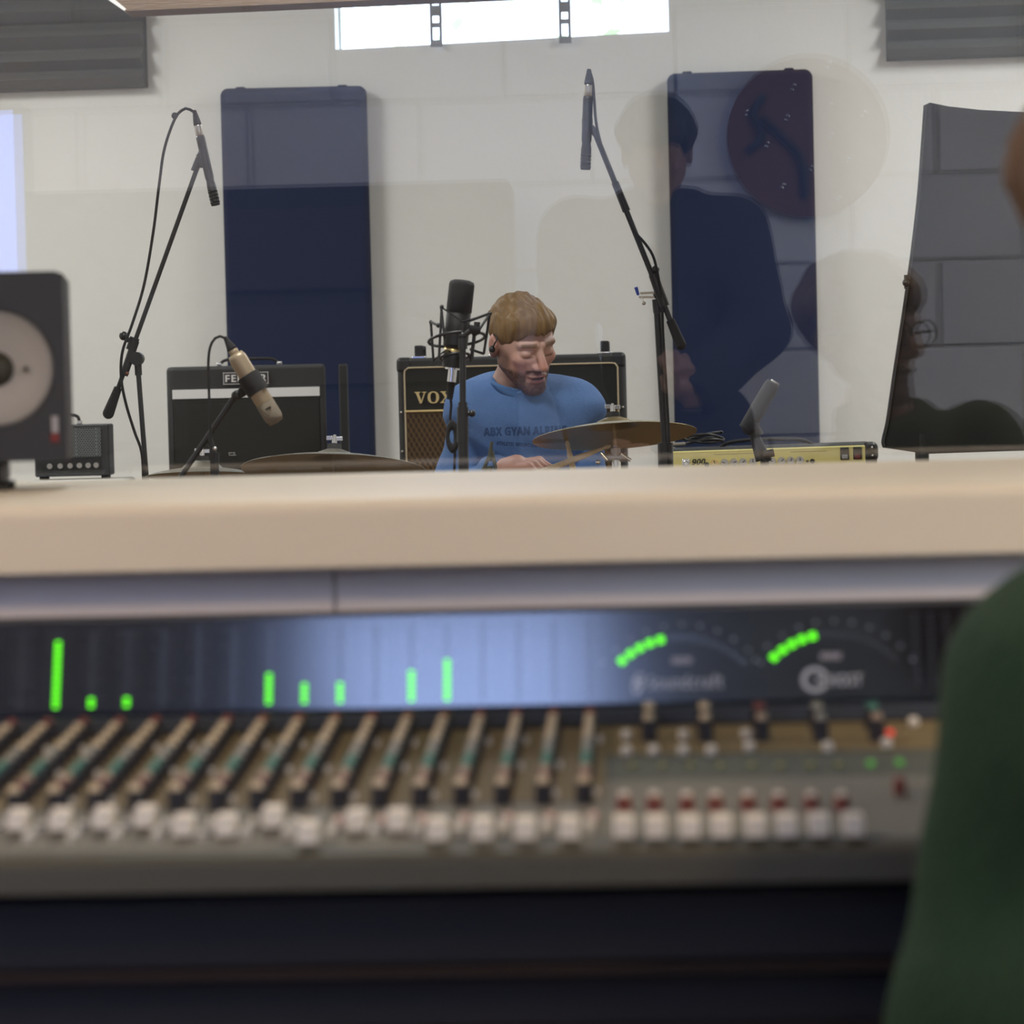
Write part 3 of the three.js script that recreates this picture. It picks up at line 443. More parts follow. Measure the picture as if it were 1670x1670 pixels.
  for (const sx of [-1, 1]) for (const sz of [-1, 1]) mesh('foot', at(new THREE.CylinderGeometry(0.016, 0.018, 0.014, 10), sx * (w / 2 - 0.06), 0.007, sz * (d / 2 - 0.06)), M.blackRubber, t);
  cabinetUnder('black speaker cabinet under the large gold piped combo', c, -D - d / 2, w + 0.02, base, 0.3, -0.01);
}
{ // yellow fronted head
  const D = 8.5, k = D / FOCAL, tl = P(1078, 736, D), tr = P(1431, 719, D), w = tr.x - tl.x, top = (tl.y + tr.y) / 2, h = 0.15, d = 0.3, base = top - h, c = (tl.x + tr.x) / 2, f = d / 2;
  const t = thing('bass_amp_head', 'black bass amplifier head with yellow control panel below the right wall panel', 'amplifier', V(c, base, -D - d / 2), 0); t.rotation.z = Math.atan2(tr.y - tl.y, w) * 0.4;
  const X = (px) => P(px, 750, D).x - c, Y = (px, py) => P(px, py, D).y - base - (P(px, 750, D).x - c) * Math.tan(t.rotation.z);
  mesh('case', rbox(w, h - 0.01, d, 0.012, 0, h / 2 + 0.005, 0), M.tolex, t);
  const x0 = X(1097), x1 = X(1412), pt = Y(1260, 731), pb = 0.03;
  const pm = mesh('control_panel', rbox(x1 - x0, pt - pb, 0.008, 0.004, (x0 + x1) / 2, (pt + pb) / 2, f + 0.002), M.yellow, t);
  const ky = pt - 21 * k, kg = new THREE.CylinderGeometry(0.0105, 0.012, 0.014, 20); kg.rotateX(Math.PI / 2); const ks = box(0.002, 0.009, 0.003, 0, 0.003, 0.0085);
  for (const px of [1166, 1182, 1197, 1212, 1228, 1259, 1275, 1290, 1305]) { const kn = mesh('knob', kg, px === 1166 ? M.gold : M.nickel, t); kn.position.set(X(px), ky, f + 0.012); kn.rotation.z = (px % 7 - 3) * 0.4; mesh('pointer', ks, M.black, kn); }
  for (const px of [1153, 1317, 1325]) mesh('jack_socket', at(new THREE.CylinderGeometry(px === 1317 ? 0.004 : 0.007, px === 1317 ? 0.004 : 0.007, 0.01, 14).rotateX(Math.PI / 2), X(px), ky - 0.004, f + 0.009), M.black, t);
  for (const px of [1378, 1399]) { const s = mesh('rocker_switch', rbox(0.024, 0.034, 0.01, 0.002, X(px), pt - 0.021, f + 0.008), M.black, t); mesh('rocker', rbox(0.016, 0.012, 0.006, 0.002, X(px), pt - 0.03, f + 0.013), px > 1390 ? M.redBadge : M.steel, s); }
  mesh('input_socket', [rbox(0.022, 0.026, 0.012, 0.003, X(1119), ky + 0.002, f + 0.009), at(new THREE.TorusGeometry(0.007, 0.002, 6, 16), X(1119), ky + 0.002, f + 0.016)], M.chrome, t);
  const lt = letters('900', 0.0165, 0.002); lt.applyMatrix4(new THREE.Matrix4().makeShear(0, 0, 0.25, 0, 0, 0)); lt.translate(X(1140), ky + 0.005, f + 0.006); mesh('lettering', lt, M.black, t);
  mesh('printed_line', [box(0.12, 0.0012, 0.001, X(1200), pt - 0.012, f + 0.0065), box(0.1, 0.0012, 0.001, X(1320), pt - 0.012, f + 0.0065)], std(lin(0.3, 0.25, 0.08), 0.6), t);
  for (const sx of [-1, 1]) for (const y of [0.03, h - 0.025]) { const g = mesh('corner_guard', rbox(0.045, 0.055, 0.05, 0.016, sx * (w / 2 - 0.019), y, f - 0.02), M.black, t); for (const dy of [-0.01, 0.012]) mesh('rivet', at(new THREE.SphereGeometry(0.0035, 8, 6), sx * (w / 2 - 0.014), y + dy, f + 0.005), M.chrome, g); }
  mesh('handle', tube([V(-0.13, h, 0), V(-0.1, h + 0.012, 0), V(0.1, h + 0.012, 0), V(0.13, h, 0)], 0.006, 6), M.blackRubber, t);
  for (const sx of [-1, 1]) for (const sz of [-1, 1]) mesh('foot', at(new THREE.CylinderGeometry(0.014, 0.016, 0.016, 10), sx * (w / 2 - 0.05), 0.004, sz * (d / 2 - 0.05)), M.blackRubber, t);
  cabinetUnder('black bass cabinet under the yellow fronted amplifier head', c, -D - d / 2, w + 0.04, base - 0.008, 0.36, 0);
  // coiled lead lying on it
  const q = P(1146, 722, D + 0.1), pts = []; for (let i = 0; i <= 60; i++) { const a = i / 60 * Math.PI * 6; pts.push(V(q.x + 0.055 * Math.cos(a) * (1 + 0.08 * Math.sin(i)), base + h + 0.012 + i * 0.00035 + 0.008 * Math.sin(a * 0.5 + i * 0.3), -D - 0.12 + 0.05 * Math.sin(a))); }
  const cab = thing('coiled_cable', 'coil of thin dark cable on top of the yellow fronted amplifier head', 'cable', V(q.x, base + h, -D - 0.12)); wpart('coil', tube(pts, 0.004, 6, 240), M.blackMetal, cab); wpart('plug', rod(V(q.x - 0.1, base + h + 0.008, -D - 0.06), V(q.x - 0.05, base + h + 0.01, -D - 0.07), 0.006), M.nickel, cab);
}
{ // little valve head at the left behind the speaker
  const D = 9.5, k = D / FOCAL, tl = P(52, 690, D), tr = P(173, 691, D), w = tr.x - tl.x, h = 85 * k, d = 0.16, top = tr.y, base = top - h, c = (tl.x + tr.x) / 2, f = d / 2;
  const t = thing('amp_head', 'small dark valve amplifier head with mesh front behind the monitor speaker', 'amplifier', V(c, base, -D - d / 2), 0.08);
  const X = (px) => P(px, 730, D).x - c, Y = (py) => P(140, py, D).y - base;
  mesh('case', rbox(w, h, d, 0.006, 0, h / 2, 0), std(lin(0.05, 0.052, 0.056), 0.45, { metalness: 0.3 }), t);
  const perf = canvasTex(128, 128, (g) => { g.fillStyle = '#8d9496'; g.fillRect(0, 0, 128, 128); g.fillStyle = '#0b0c0d'; for (let y = 0; y < 8; y++) for (let x = 0; x < 8; x++) { g.beginPath(); g.ellipse(x * 16 + (y % 2 ? 8 : 0), y * 16 + 8, 6, 5.5, 0, 0, 6.3); g.fill(); } }); perf.wrapS = perf.wrapT = THREE.RepeatWrapping; perf.repeat.set(3.2, 2);
  mesh('mesh_front', box(X(161) - X(56), Y(698) - Y(745), 0.004, (X(161) + X(56)) / 2, (Y(698) + Y(745)) / 2, f + 0.002), std(lin(0.8, 0.8, 0.8), 0.5, { map: perf, metalness: 0.3 }), t);
  mesh('control_strip', box(X(161) - X(56), Y(748) - Y(770), 0.004, (X(161) + X(56)) / 2, (Y(748) + Y(770)) / 2, f + 0.002), M.black, t);
  for (const px of [78, 95, 111, 126, 140, 153]) mesh('knob', at(new THREE.CylinderGeometry(0.0085, 0.0095, 0.014, 16).rotateX(Math.PI / 2), X(px), Y(759), f + 0.01), M.nickel, t);
  strapHandle(t, X(105), h, 0, 0.07, 0.03);
  for (const sx of [-1, 1]) mesh('foot', box(0.02, 0.012, 0.1, sx * (w / 2 - 0.02), -0.004, 0), M.blackRubber, t);
  cabinetUnder('pale grey speaker cabinet under the small valve head', c + 0.02, -D - d / 2, w + 0.08, base - 0.01, 0.3, 0.08).children[0].material = std(lin(0.4, 0.42, 0.42), 0.6);
}
{ // tall gloss black board leaning at the right
  const D = 8.0, pts = [[1509, 172], [1517, 168], [1546, 174], [1600, 180], [1720, 186], [1726, 732], [1600, 736], [1510, 739], [1442, 729], [1440, 722], [1447, 688], [1458, 612], [1466, 560], [1478, 480], [1490, 392], [1499, 310], [1505, 230]].map(([x, y]) => P(x, y, D));
  const bx = pts[5].x, base = Math.min(...pts.map((p) => p.y)), t = thing('leaning_board', 'tall glossy black board with curved left edge at the right of the picture', 'board', V(bx - 0.2, 0, -D));
  const g = prism(pts.map((p) => [p.x, p.y]), 0.024, 0.002); g.translate(0, 0, -D - 0.03); wpart('face', g, M.gloss, t);
  const e = pts.slice(8).concat([pts[0].clone()]).map((p) => V(p.x, p.y, -D + 0.001)); wpart('rim', tube(e, 0.005, 8, 80), M.glossRim, t);
  const kq = P(1478, 461, D); wpart('catch', [ball(0.011, V(kq.x, kq.y, -D + 0.006)), rod(V(kq.x, kq.y - 0.016, -D), V(kq.x, kq.y + 0.02, -D), 0.006)], M.glossRim, t);
  for (const x of [bx - 0.35, bx - 0.06]) wpart('leg', rod(V(x, 0, -D - 0.02), V(x, base + 0.05, -D - 0.02), 0.018), M.blackMetal, t);
}
{ // added dark pole in place of a gap between reflections, beside the small combo
  const D = 10.4, x = P(562, 700, D).x, t = thing('reflection_gap_pole', 'slim dark upright added for a dark gap in the reflections over the left navy panel', 'pole', V(x, 0, -D));
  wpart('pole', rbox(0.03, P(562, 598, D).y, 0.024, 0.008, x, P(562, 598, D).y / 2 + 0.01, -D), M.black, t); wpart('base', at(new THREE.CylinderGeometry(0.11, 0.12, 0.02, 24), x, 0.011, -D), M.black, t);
}

// ------------------------------------------------------------------ microphones and stands
function tripod(t, x, z, turn = 0.3, col = M.blackMetal) {
  for (let k = 0; k < 3; k++) { const a = turn + k * 2.094, e = V(x + 0.3 * Math.cos(a), 0.012, z + 0.3 * Math.sin(a)); const l = wpart('leg', rod(V(x + 0.02 * Math.cos(a), 0.2, z + 0.02 * Math.sin(a)), e, 0.009), col, t); wpart('rubber_foot', ball(0.013, V(e.x, 0.013, e.z)), M.blackRubber, l); }
  wpart('collar', rod(V(x, 0.13, z), V(x, 0.25, z), 0.022), col, t);
}
// stick microphone from its plug end a to its capsule end b
function pencilMic(name, label, cat, a, b, r, bodyM, ringed, plug = 0.16, group) {
  const L = a.distanceTo(b), t = thing(name, label, cat, a.clone());
  const q = (y0, y1, prof, m, n, p) => wpart(n, along(lathe(prof.map(([rr, y]) => [rr, y0 + (y1 - y0) * y]), 24), a, b), m, p || t);
  const p1 = L * plug, p2 = L * (plug + 0.11);
  const pl = q(0, p1, [[r * 0.3, 0], [r * 0.42, 0.05], [r * 0.85, 0.8], [r * 0.88, 1], [0, 1]], M.blackRubber, 'plug'); q(p1, p2, [[r * 0.86, 0], [r * 0.9, 0.05], [r * 0.9, 1], [0, 1]], M.nickel, 'plug_ring', pl);
  const bd = q(p2, L, [[0, 0], [r * 0.9, 0], [r, 0.03], [r, 0.6], [r * 0.86, 0.64], [r * 1.02, 0.72], [r * 1.02, 0.985], [r * 0.9, 1], [0, 1]], bodyM, 'body');
  if (ringed) for (let k = 0; k < 4; k++) { const y = L * (0.85 + k * 0.036); q(y, y + L * 0.012, [[0, 0], [r * 1.1, 0], [r * 1.1, 1], [0, 1]], M.blackMetal, 'capsule_ring', bd); }
  return t;
}
{ // left boom stand
  const D = 7.3, k = D / FOCAL, p = (x, y, dz = 0) => P(x, y, D).add(V(0, 0, dz)), foot = P(240, 790, D);
  const t = thing('boom_stand', 'black boom microphone stand at the left in front of the white wall', 'microphone stand', V(foot.x, 0, -D));
  const w = (n, g, m = M.blackMetal, q) => wpart(n, g, m, q || t), hub = p(224, 585);
  w('pole', rod(V(foot.x, 0.15, -D), V(foot.x, foot.y, -D), 4.5 * k), M.blackMetal); w('pole', rod(V(foot.x, foot.y - 0.01, -D), p(225, 600), 4.2 * k));
  w('clutch', rod(p(226, 612), p(225, 594), 6 * k));
  w('boom', rod(p(187, 652, 0.01), p(327, 262, 0.01), 3.8 * k)); w('boom_clamp', rod(p(203, 612, 0.01), p(222, 556, 0.01), 6.8 * k)); w('boom_collar', rod(p(214, 571, 0.01), p(221, 551, 0.01), 8.2 * k));
  const disc = new THREE.CylinderGeometry(11 * k, 11 * k, 0.03, 20); disc.rotateX(Math.PI / 2); disc.translate(hub.x, hub.y, hub.z + 0.005); w('tilt_disc', disc);
  w('clamp_knob', [rod(p(212, 556, 0.01), p(203, 548, 0.01), 0.006), ball(7.5 * k, p(203, 548, 0.012))]);
  w('set_screw', ball(3 * k, p(210, 609, 0.02)), std(lin(0.3, 0.12, 0.08), 0.4, { metalness: 0.6 }));
  w('grip', [rod(p(178, 674, 0.01), p(194, 632, 0.01), 9.5 * k, 6.5 * k), ball(9.5 * k, p(178, 674, 0.01))], M.blackRubber);
  w('mic_clip', [rod(p(326, 262, 0.01), p(332, 245, 0.01), 7 * k, 6 * k), rod(p(318, 280, 0.01), p(326, 259, 0.01), 6.4 * k), rod(p(329, 251, 0.012), p(336, 272, 0.012), 8.6 * k)]);
  tripod(t, foot.x, -D, 0.5);
  pencilMic('pencil_microphone', 'slim black pencil microphone clipped high on the left boom stand', 'microphone', p(319, 181, 0.022), p(354, 336, 0.022), 7.4 * k, M.blackMetal, true);
  const c = thing('microphone_cable', 'black cable looping down the left boom stand', 'cable', V(foot.x - 0.05, 0, -D + 0.03));
  wpart('lead', tube([[318, 184, 0.022], [306, 178, 0.02], [293, 186, 0.02], [285, 200, 0.02], [270, 245, 0.02], [262, 300, 0.02], [252, 380, 0.02], [236, 470, 0.02], [218, 530, 0.025], [203, 575, 0.03], [201, 615, 0.03], [208, 655, 0.03], [222, 705, 0.02], [232, 735, 0.015], [236, 790, 0.018], [238, 1000, 0.018], [239, 1330, 0.022]].map(([x, y, z]) => p(x, y, z)), 2.4 * k, 8, 160), M.blackRubber, c);
  wpart('cable_tie', ball(5.5 * k, p(287, 190, 0.02)), M.blackRubber, c);
}
{ // right boom stand over the drums
  const D = 6.82, k = D / FOCAL, p = (x, y, dz = 0) => P(x, y, D).add(V(0, 0, dz)), foot = P(1087, 790, D);
  const t = thing('boom_stand', 'tall black boom microphone stand right of the drummer, crossing the crash cymbal', 'microphone stand', V(foot.x, 0, -D));
  const w = (n, g, m = M.blackMetal, q) => wpart(n, g, m, q || t);
  w('pole', rod(V(foot.x, 0.15, -D), p(1086, 742), 8 * k)); w('pole', rod(p(1086, 750), p(1071, 492), 5.8 * k)); w('lower_clutch', rod(p(1086, 770), p(1085, 722), 12.5 * k)); w('upper_clutch', rod(p(1073, 510), p(1071, 488), 7.8 * k));
  w('boom', rod(p(1100, 540, 0.012), p(970, 216, 0.012), 4.6 * k)); w('boom_sleeve', rod(p(1084, 500, 0.014), p(1065, 448, 0.014), 8.4 * k, 7.6 * k)); w('boom_taper', rod(p(1022, 345, 0.012), p(1003, 298, 0.012), 6.6 * k, 6 * k));
  w('tilt_joint', [ball(9 * k, p(1074, 480, 0.006)), ball(6.5 * k, p(1069, 440, 0.014))]);
  w('grip', [rod(p(1110, 562, 0.012), p(1093, 522, 0.012), 9 * k, 7 * k), ball(9 * k, p(1110, 562, 0.012))], M.blackRubber);
  w('lever_arm', [rod(p(1066, 478, 0.02), p(1044, 479, 0.025), 1.8 * k), rod(p(1066, 485, 0.02), p(1042, 485, 0.025), 1.8 * k), rod(p(1046, 486, 0.025), p(1050, 494, 0.03), 1.5 * k), ball(3.4 * k, p(1050, 495, 0.03))], M.nickel);
  w('blue_lever', rod(p(1041, 482, 0.028), p(1037, 469, 0.03), 2.2 * k, 3 * k), std(lin(0.03, 0.07, 0.45), 0.4));
  w('mic_clip', [rod(p(972, 219, 0.012), p(964, 208, 0.012), 6 * k), rod(p(958, 216, 0.014), p(958, 194, 0.014), 9 * k)]);
  tripod(t, foot.x, -D, 1.1);
  pencilMic('pencil_microphone', 'slim black pencil microphone hanging upright from the right boom stand', 'microphone', p(961, 114, 0.02), p(955, 278, 0.02), 8.2 * k, M.blackMetal, true);
  const c = thing('microphone_cable', 'black cable running along the right boom stand', 'cable', V(foot.x + 0.03, 0, -D + 0.03));
  wpart('lead', tube([[961, 116, 0.02], [966, 130, 0.022], [969, 160, 0.022], [973, 205, 0.022], [985, 252, 0.022], [1010, 320, 0.024], [1035, 378, 0.024], [1052, 398, 0.026], [1064, 416, 0.026], [1071, 440, 0.026], [1079, 490, 0.022], [1081, 540, 0.014], [1087, 640, 0.014], [1092, 740, 0.02], [1096, 900, 0.018], [1094, 1350, 0.03]].map(([x, y, z]) => p(x, y, z)), 2.3 * k, 8, 160), M.blackRubber, c);
}
{ // big microphone in a cradle, centre
  const D = 6.2, k = D / FOCAL, p = (x, y, dz = 0) => P(x, y, D).add(V(0, 0, dz)), foot = P(758, 800, D);
  const st = thing('microphone_stand', 'straight black microphone stand in front of the drummer', 'microphone stand', V(foot.x, 0, -D + 0.05));
  const z = 0.05, w = (n, g, m = M.blackMetal) => wpart(n, g, m, st);
  w('pole', rod(V(foot.x, 0.15, -D + z), p(757, 700, z), 8.5 * k)); w('pole', rod(p(757, 700, z), p(757, 528, z), 5.2 * k)); w('clutch', rod(p(757, 722, z), p(757, 664, z), 9.4 * k)); w('clutch', rod(p(757, 668, z), p(757, 656, z), 7.5 * k));
  w('clutch_knob', [rod(p(760, 674, z), p(772, 674, z), 4 * k), ball(6 * k, p(772, 674, z))]); w('pole_head', [rod(p(757, 570, z), p(757, 552, z), 7.5 * k), ball(7 * k, p(757, 548, z))]);
  tripod(st, foot.x, -D + z, 0.2);
  const a = p(741, 578), b = p(754, 456), L = a.distanceTo(b), r = 20.5 * k;
  const t = thing('condenser_microphone', 'large black condenser microphone held upright in a spider cradle', 'microphone', a.clone());
  const q = (prof, m, n, par) => wpart(n, along(lathe(prof.map(([rr, y]) => [rr, y * L]), 40), a, b), m, par || t);
  q([[0, 0.1], [r * 0.94, 0.1], [r * 0.98, 0.13], [r * 0.98, 0.56], [0, 0.56]], M.black, 'body'); q([[0, 0.565], [r * 1.02, 0.565], [r * 1.02, 0.93], [r * 0.94, 0.97], [r * 0.6, 0.995], [0, 1]], std(lin(0.016, 0.017, 0.017), 0.6, { bumpMap: rep(grainT, 8), bumpScale: 0.001 }), 'head_grille');
  const lo = q([[0, 0], [r * 0.8, 0], [r * 0.84, 0.03], [r * 0.84, 0.095], [0, 0.1]], M.gold, 'threaded_collar');
  const dn = b.clone().sub(a).normalize().negate(), pt = (s) => a.clone().addScaledVector(dn, s * k);
  wpart('mount_nut', rod(pt(-2), pt(22), r * 0.88, r * 0.88, 24), M.black, t); wpart('ring', rod(pt(20), pt(25), r * 0.62, r * 0.62, 20), M.chrome, t);
  const pl = wpart('plug', rod(pt(44), pt(74), 7 * k, 5 * k), M.blackRubber, t); wpart('plug_ring', rod(pt(24), pt(45), 7.2 * k, 7.2 * k, 20), M.chrome, pl);
  // cradle
  const cr = thing('shock_mount', 'black wire spider cradle around the large condenser microphone', 'shock mount', p(745, 553));
  const c0 = p(745, 553), R = 46 * k, ring = (cc, rr, tr) => { const g = new THREE.TorusGeometry(rr, tr, 8, 48); g.rotateX(Math.PI / 2 - 0.22); g.rotateZ(0.1); return g.translate(cc.x, cc.y, cc.z); };
  wpart('ring', ring(c0, R, 2.6 * k), M.blackMetal, cr); wpart('ring', ring(p(742, 582), 24 * k, 2.2 * k), M.blackMetal, cr);
  const prong = (x0, y0, x1, y1, z0, z1, rr = 2.2) => rod(p(x0, y0, z0), p(x1, y1, z1), rr * k);
  wpart('prong', [prong(722, 502, 718, 585, 0.03, 0.04), prong(721, 502, 728, 556, 0.03, 0.05), ball(3.4 * k, p(722, 501, 0.03))], M.blackMetal, cr);
  wpart('prong', [prong(702, 525, 707, 590, -0.01, 0.0), prong(702, 525, 716, 531, -0.01, 0.02), ball(3.2 * k, p(702, 525, -0.01)), ball(4 * k, p(716, 531, 0.02))], M.blackMetal, cr);
  wpart('prong', [prong(799, 511, 789, 577, 0.0, 0.0), prong(799, 511, 783, 538, 0.0, 0.03), prong(799, 511, 768, 524, 0.0, 0.04), ball(3.4 * k, p(799, 511, 0.0))], M.blackMetal, cr);
  wpart('prong', [prong(775, 545, 770, 590, 0.03, 0.03, 3), prong(789, 577, 768, 570, 0, 0.02)], M.blackMetal, cr);
  wpart('elastic', [tube([p(722, 502, 0.03), p(738, 513, 0.035), p(754, 524, 0.04)], 1.5 * k, 6), tube([p(754, 526, 0.04), p(772, 521, 0.03), p(799, 511, 0)], 1.5 * k, 6), tube([p(716, 531, 0.02), p(735, 540, -0.02), p(752, 540, -0.03)], 1.5 * k, 6), tube([p(707, 588, 0), p(730, 572, 0.02), p(741, 578, 0.02)], 1.3 * k, 6), tube([p(770, 588, 0.03), p(760, 575, 0.03), p(745, 575, 0.02)], 1.3 * k, 6)], M.blackRubber, cr);
  wpart('swivel_knob', [rod(p(779, 540, 0.04), p(780, 526, 0.04), 5 * k), rod(p(766, 537, 0.05), p(783, 540, 0.04), 7 * k), ball(6 * k, p(776, 543, 0.04))], M.black, cr);
  wpart('arm', [rod(p(757, 548, 0.05), p(770, 540, 0.05), 5 * k), rod(p(742, 590, 0.0), p(757, 575, 0.045), 4 * k)], M.blackMetal, cr);
  const c = thing('microphone_cable', 'thin black cable hanging from the large condenser microphone', 'cable', p(741, 800));
  wpart('lead', tube([[735, 650], [736, 664], [734, 678], [736, 690], [741, 702], [742, 730], [741, 770], [742, 830], [744, 1000], [747, 1500]].map(([x, y]) => p(x, y, 0.0)), 2.2 * k, 8, 80), M.blackRubber, c);
  wpart('cable_loop', at(new THREE.TorusGeometry(8 * k, 3.4 * k, 8, 20).scale(1, 2.4, 1), p(739, 712, 0.02).x, p(739, 712, 0.02).y, p(739, 712, 0.02).z), M.blackRubber, c);
}
{ // tan microphone at the left and its stand
  const D = 5.9, k = D / FOCAL, p = (x, y, dz = 0) => P(x, y, D).add(V(0, 0, dz)), foot = P(352, 800, D);
  const t = thing('tan_microphone', 'tan bodied microphone pointing down in front of the silver striped combo', 'microphone', p(372, 553, 0.03)), a = p(370, 550, 0.03), b = p(455, 690, 0.03), L = a.distanceTo(b), r = 15 * k;
  const q = (prof, m, n, par) => wpart(n, along(lathe(prof.map(([rr, y]) => [rr, y * L]), 28), a, b), m, par || t);
  const pl = q([[0, 0], [3 * k, 0], [8 * k, 0.13], [8.4 * k, 0.15], [0, 0.15]], M.blackRubber, 'plug'); q([[0, 0.14], [8 * k, 0.14], [8 * k, 0.21], [0, 0.21]], M.tan, 'plug_ring', pl);
  q([[0, 0.2], [r * 0.82, 0.2], [r * 0.95, 0.235], [r, 0.26], [r, 0.77], [0, 0.77]], M.tan, 'body'); const gr = q([[0, 0.772], [r * 1.03, 0.772], [r * 1.03, 0.93], [r * 0.8, 0.99], [0, 1]], M.tanGrille, 'head_grille');
  wpart('slot', rod(p(438, 668, 0.03 + r), p(446, 663, 0.03 + r), 1.2 * k), M.black, gr);
  const st = thing('microphone_stand', 'low black stand holding the tan microphone', 'microphone stand', V(foot.x, 0, -D));
  const w = (n, g, m = M.blackMetal) => wpart(n, g, m, st), cl = p(416, 624, 0.03);
  w('mic_clip', [rod(p(407, 612, 0.03), p(425, 640, 0.03), 19 * k, 19 * k, 24), rod(p(412, 628, 0.02), p(395, 640, 0.01), 8 * k)], M.blackRubber); w('swivel', [ball(9 * k, p(386, 645, 0.0)), rod(p(398, 640, 0.0), p(382, 650, 0.0), 6 * k)]);
  w('boom', rod(p(386, 642, 0), p(290, 785, 0), 4.6 * k)); w('boom_clamp', rod(p(352, 755, 0.01), p(352, 738, 0.01), 7 * k)); w('clamp_bolt', ball(3.4 * k, p(354, 731, 0.03)), M.chrome);
  w('pole', rod(V(foot.x, 0.15, -D), p(351, 742), 6 * k)); w('brace', rod(p(340, 712, 0), p(352, 748, 0), 5 * k)); tripod(st, foot.x, -D, 0.9);
  const c = thing('microphone_cable', 'dark cable curving out of the tan microphone', 'cable', p(346, 790, 0.03));
  wpart('lead', tube([[371, 552], [363, 549], [354, 553], [347, 566], [344, 590], [345, 640], [347, 700], [349, 760], [350, 900], [352, 1400]].map(([x, y]) => p(x, y, 0.035)), 2.2 * k, 8, 100), M.blackRubber, c);
}
{ // grey microphone at the right in front of the yellow fronted head
  const D = 7.6, k = D / FOCAL, p = (x, y, dz = 0) => P(x, y, D).add(V(0, 0, dz)), foot = P(1247, 800, D), r = 13 * k;
  const t = thing('grey_microphone', 'dull grey microphone leaning above the yellow control panel', 'microphone', p(1260, 626)), a = p(1262, 622), b = p(1217, 700), L = a.distanceTo(b);
  wpart('body', along(lathe([[0, 0], [r * 0.8, 0.02 * L], [r * 0.95, 0.1 * L], [r, 0.5 * L], [r, L], [0, L]], 24), a, b), std(lin(0.025, 0.027, 0.03), 0.6), t);
  wpart('end_ring', rod(p(1265, 622), p(1262, 627), r * 0.6), M.steel, t);
  const st = thing('microphone_stand', 'short black clip stand below the dull grey microphone', 'microphone stand', V(foot.x, 0, -D));
  const w = (n, g, m = M.blackMetal) => wpart(n, g, m, st);
  w('mic_clip', [ball(15 * k, p(1224, 695)), rod(p(1224, 690), p(1236, 712), 11 * k)], M.blackRubber); w('arm', rod(p(1230, 706), p(1254, 752), 6 * k)); w('arm', rod(p(1226, 700), p(1239, 752), 6.4 * k)); w('joint', rod(p(1246, 741, 0.01), p(1262, 738, 0.01), 6.5 * k)); w('pole', rod(V(foot.x, 0.15, -D), p(1247, 748), 7 * k)); tripod(st, foot.x, -D, 0.4);
}
// ------------------------------------------------------------------ drum kit
function cymbal(label, c, R, nx, nz, m) { // c: bell foot; tilt: slope towards x and z
  const t = thing('cymbal', label, 'cymbal', c.clone()), up = V(nx, 1, nz).normalize(), h = R * 0.13, prof = [[0.006, h * 1.0 + 0.018], [0.02, h + 0.018], [0.038, h + 0.011], [0.05, h]];
  for (let i = 1; i <= 8; i++) { const s = i / 8; prof.push([0.05 + (R - 0.05) * s, h * (1 - s * s * 0.55 - s * 0.45)]); }
  const low = prof.map(([r, y]) => [r, y - 0.0014]).reverse(); const g = lathe([...prof, ...low], 72); g.translate(0, -h, 0); g.applyQuaternion(new THREE.Quaternion().setFromUnitVectors(V(0, 1, 0), up)); mesh('plate', g, m, t);
  return up;
}
function cymbalStand(label, c, up, below, wing, tilterY) {
  const t = thing('cymbal_stand', label, 'cymbal stand', V(c.x, 0, c.z)), w = (n, g, m = M.chrome) => wpart(n, g, m, t);
  const top = c.clone().addScaledVector(up, 0.052), bt = c.clone().addScaledVector(up, -0.03);
  w('threaded_rod', rod(bt, top, 0.0035)); w('felt', rod(c.clone().addScaledVector(up, 0.0145), c.clone().addScaledVector(up, 0.031), 0.0165, 0.015, 20), std(lin(0.06, 0.06, 0.06), 0.95)); w('sleeve', rod(c.clone().addScaledVector(up, -0.05), c.clone().addScaledVector(up, -0.004), 0.0052));
  const n = c.clone().addScaledVector(up, 0.04); w('wing_nut', [rod(n.clone().addScaledVector(up, -0.007), n.clone().addScaledVector(up, 0.006), 0.006), rbox(0.014, 0.01, 0.004, 0.0015, n.x - 0.011, n.y + 0.005, n.z), rbox(0.014, 0.01, 0.004, 0.0015, n.x + 0.011, n.y + 0.003, n.z)]);
  const j = c.clone().addScaledVector(up, -0.075); w('tilter', [rod(c.clone().addScaledVector(up, -0.055), j, 0.012), rod(V(j.x - 0.022, j.y, j.z), V(j.x + 0.022, j.y, j.z), 0.011)], M.steel);
  w('tilter_wing', [rod(V(j.x - 0.035, j.y + 0.012, j.z + 0.02), V(j.x - 0.02, j.y - 0.006, j.z + 0.02), 0.004), rod(V(j.x + 0.012, j.y + 0.008, j.z + 0.02), V(j.x + 0.034, j.y - 0.008, j.z + 0.02), 0.004), ball(0.006, V(j.x - 0.042, j.y - 0.01, j.z + 0.015))]);
  w('pole', rod(V(c.x, 0.2, c.z), V(j.x, j.y - 0.006, j.z), 0.011, 0.011));
  for (let k = 0; k < 3; k++) { const a = 0.4 + k * 2.094; const l = w('leg', rod(V(c.x + 0.012 * Math.cos(a), 0.42, c.z + 0.012 * Math.sin(a)), V(c.x + 0.3 * Math.cos(a), 0.014, c.z + 0.3 * Math.sin(a)), 0.009), M.steel); wpart('rubber_foot', ball(0.015, V(c.x + 0.3 * Math.cos(a), 0.015, c.z + 0.3 * Math.sin(a))), M.blackRubber, l); }
}
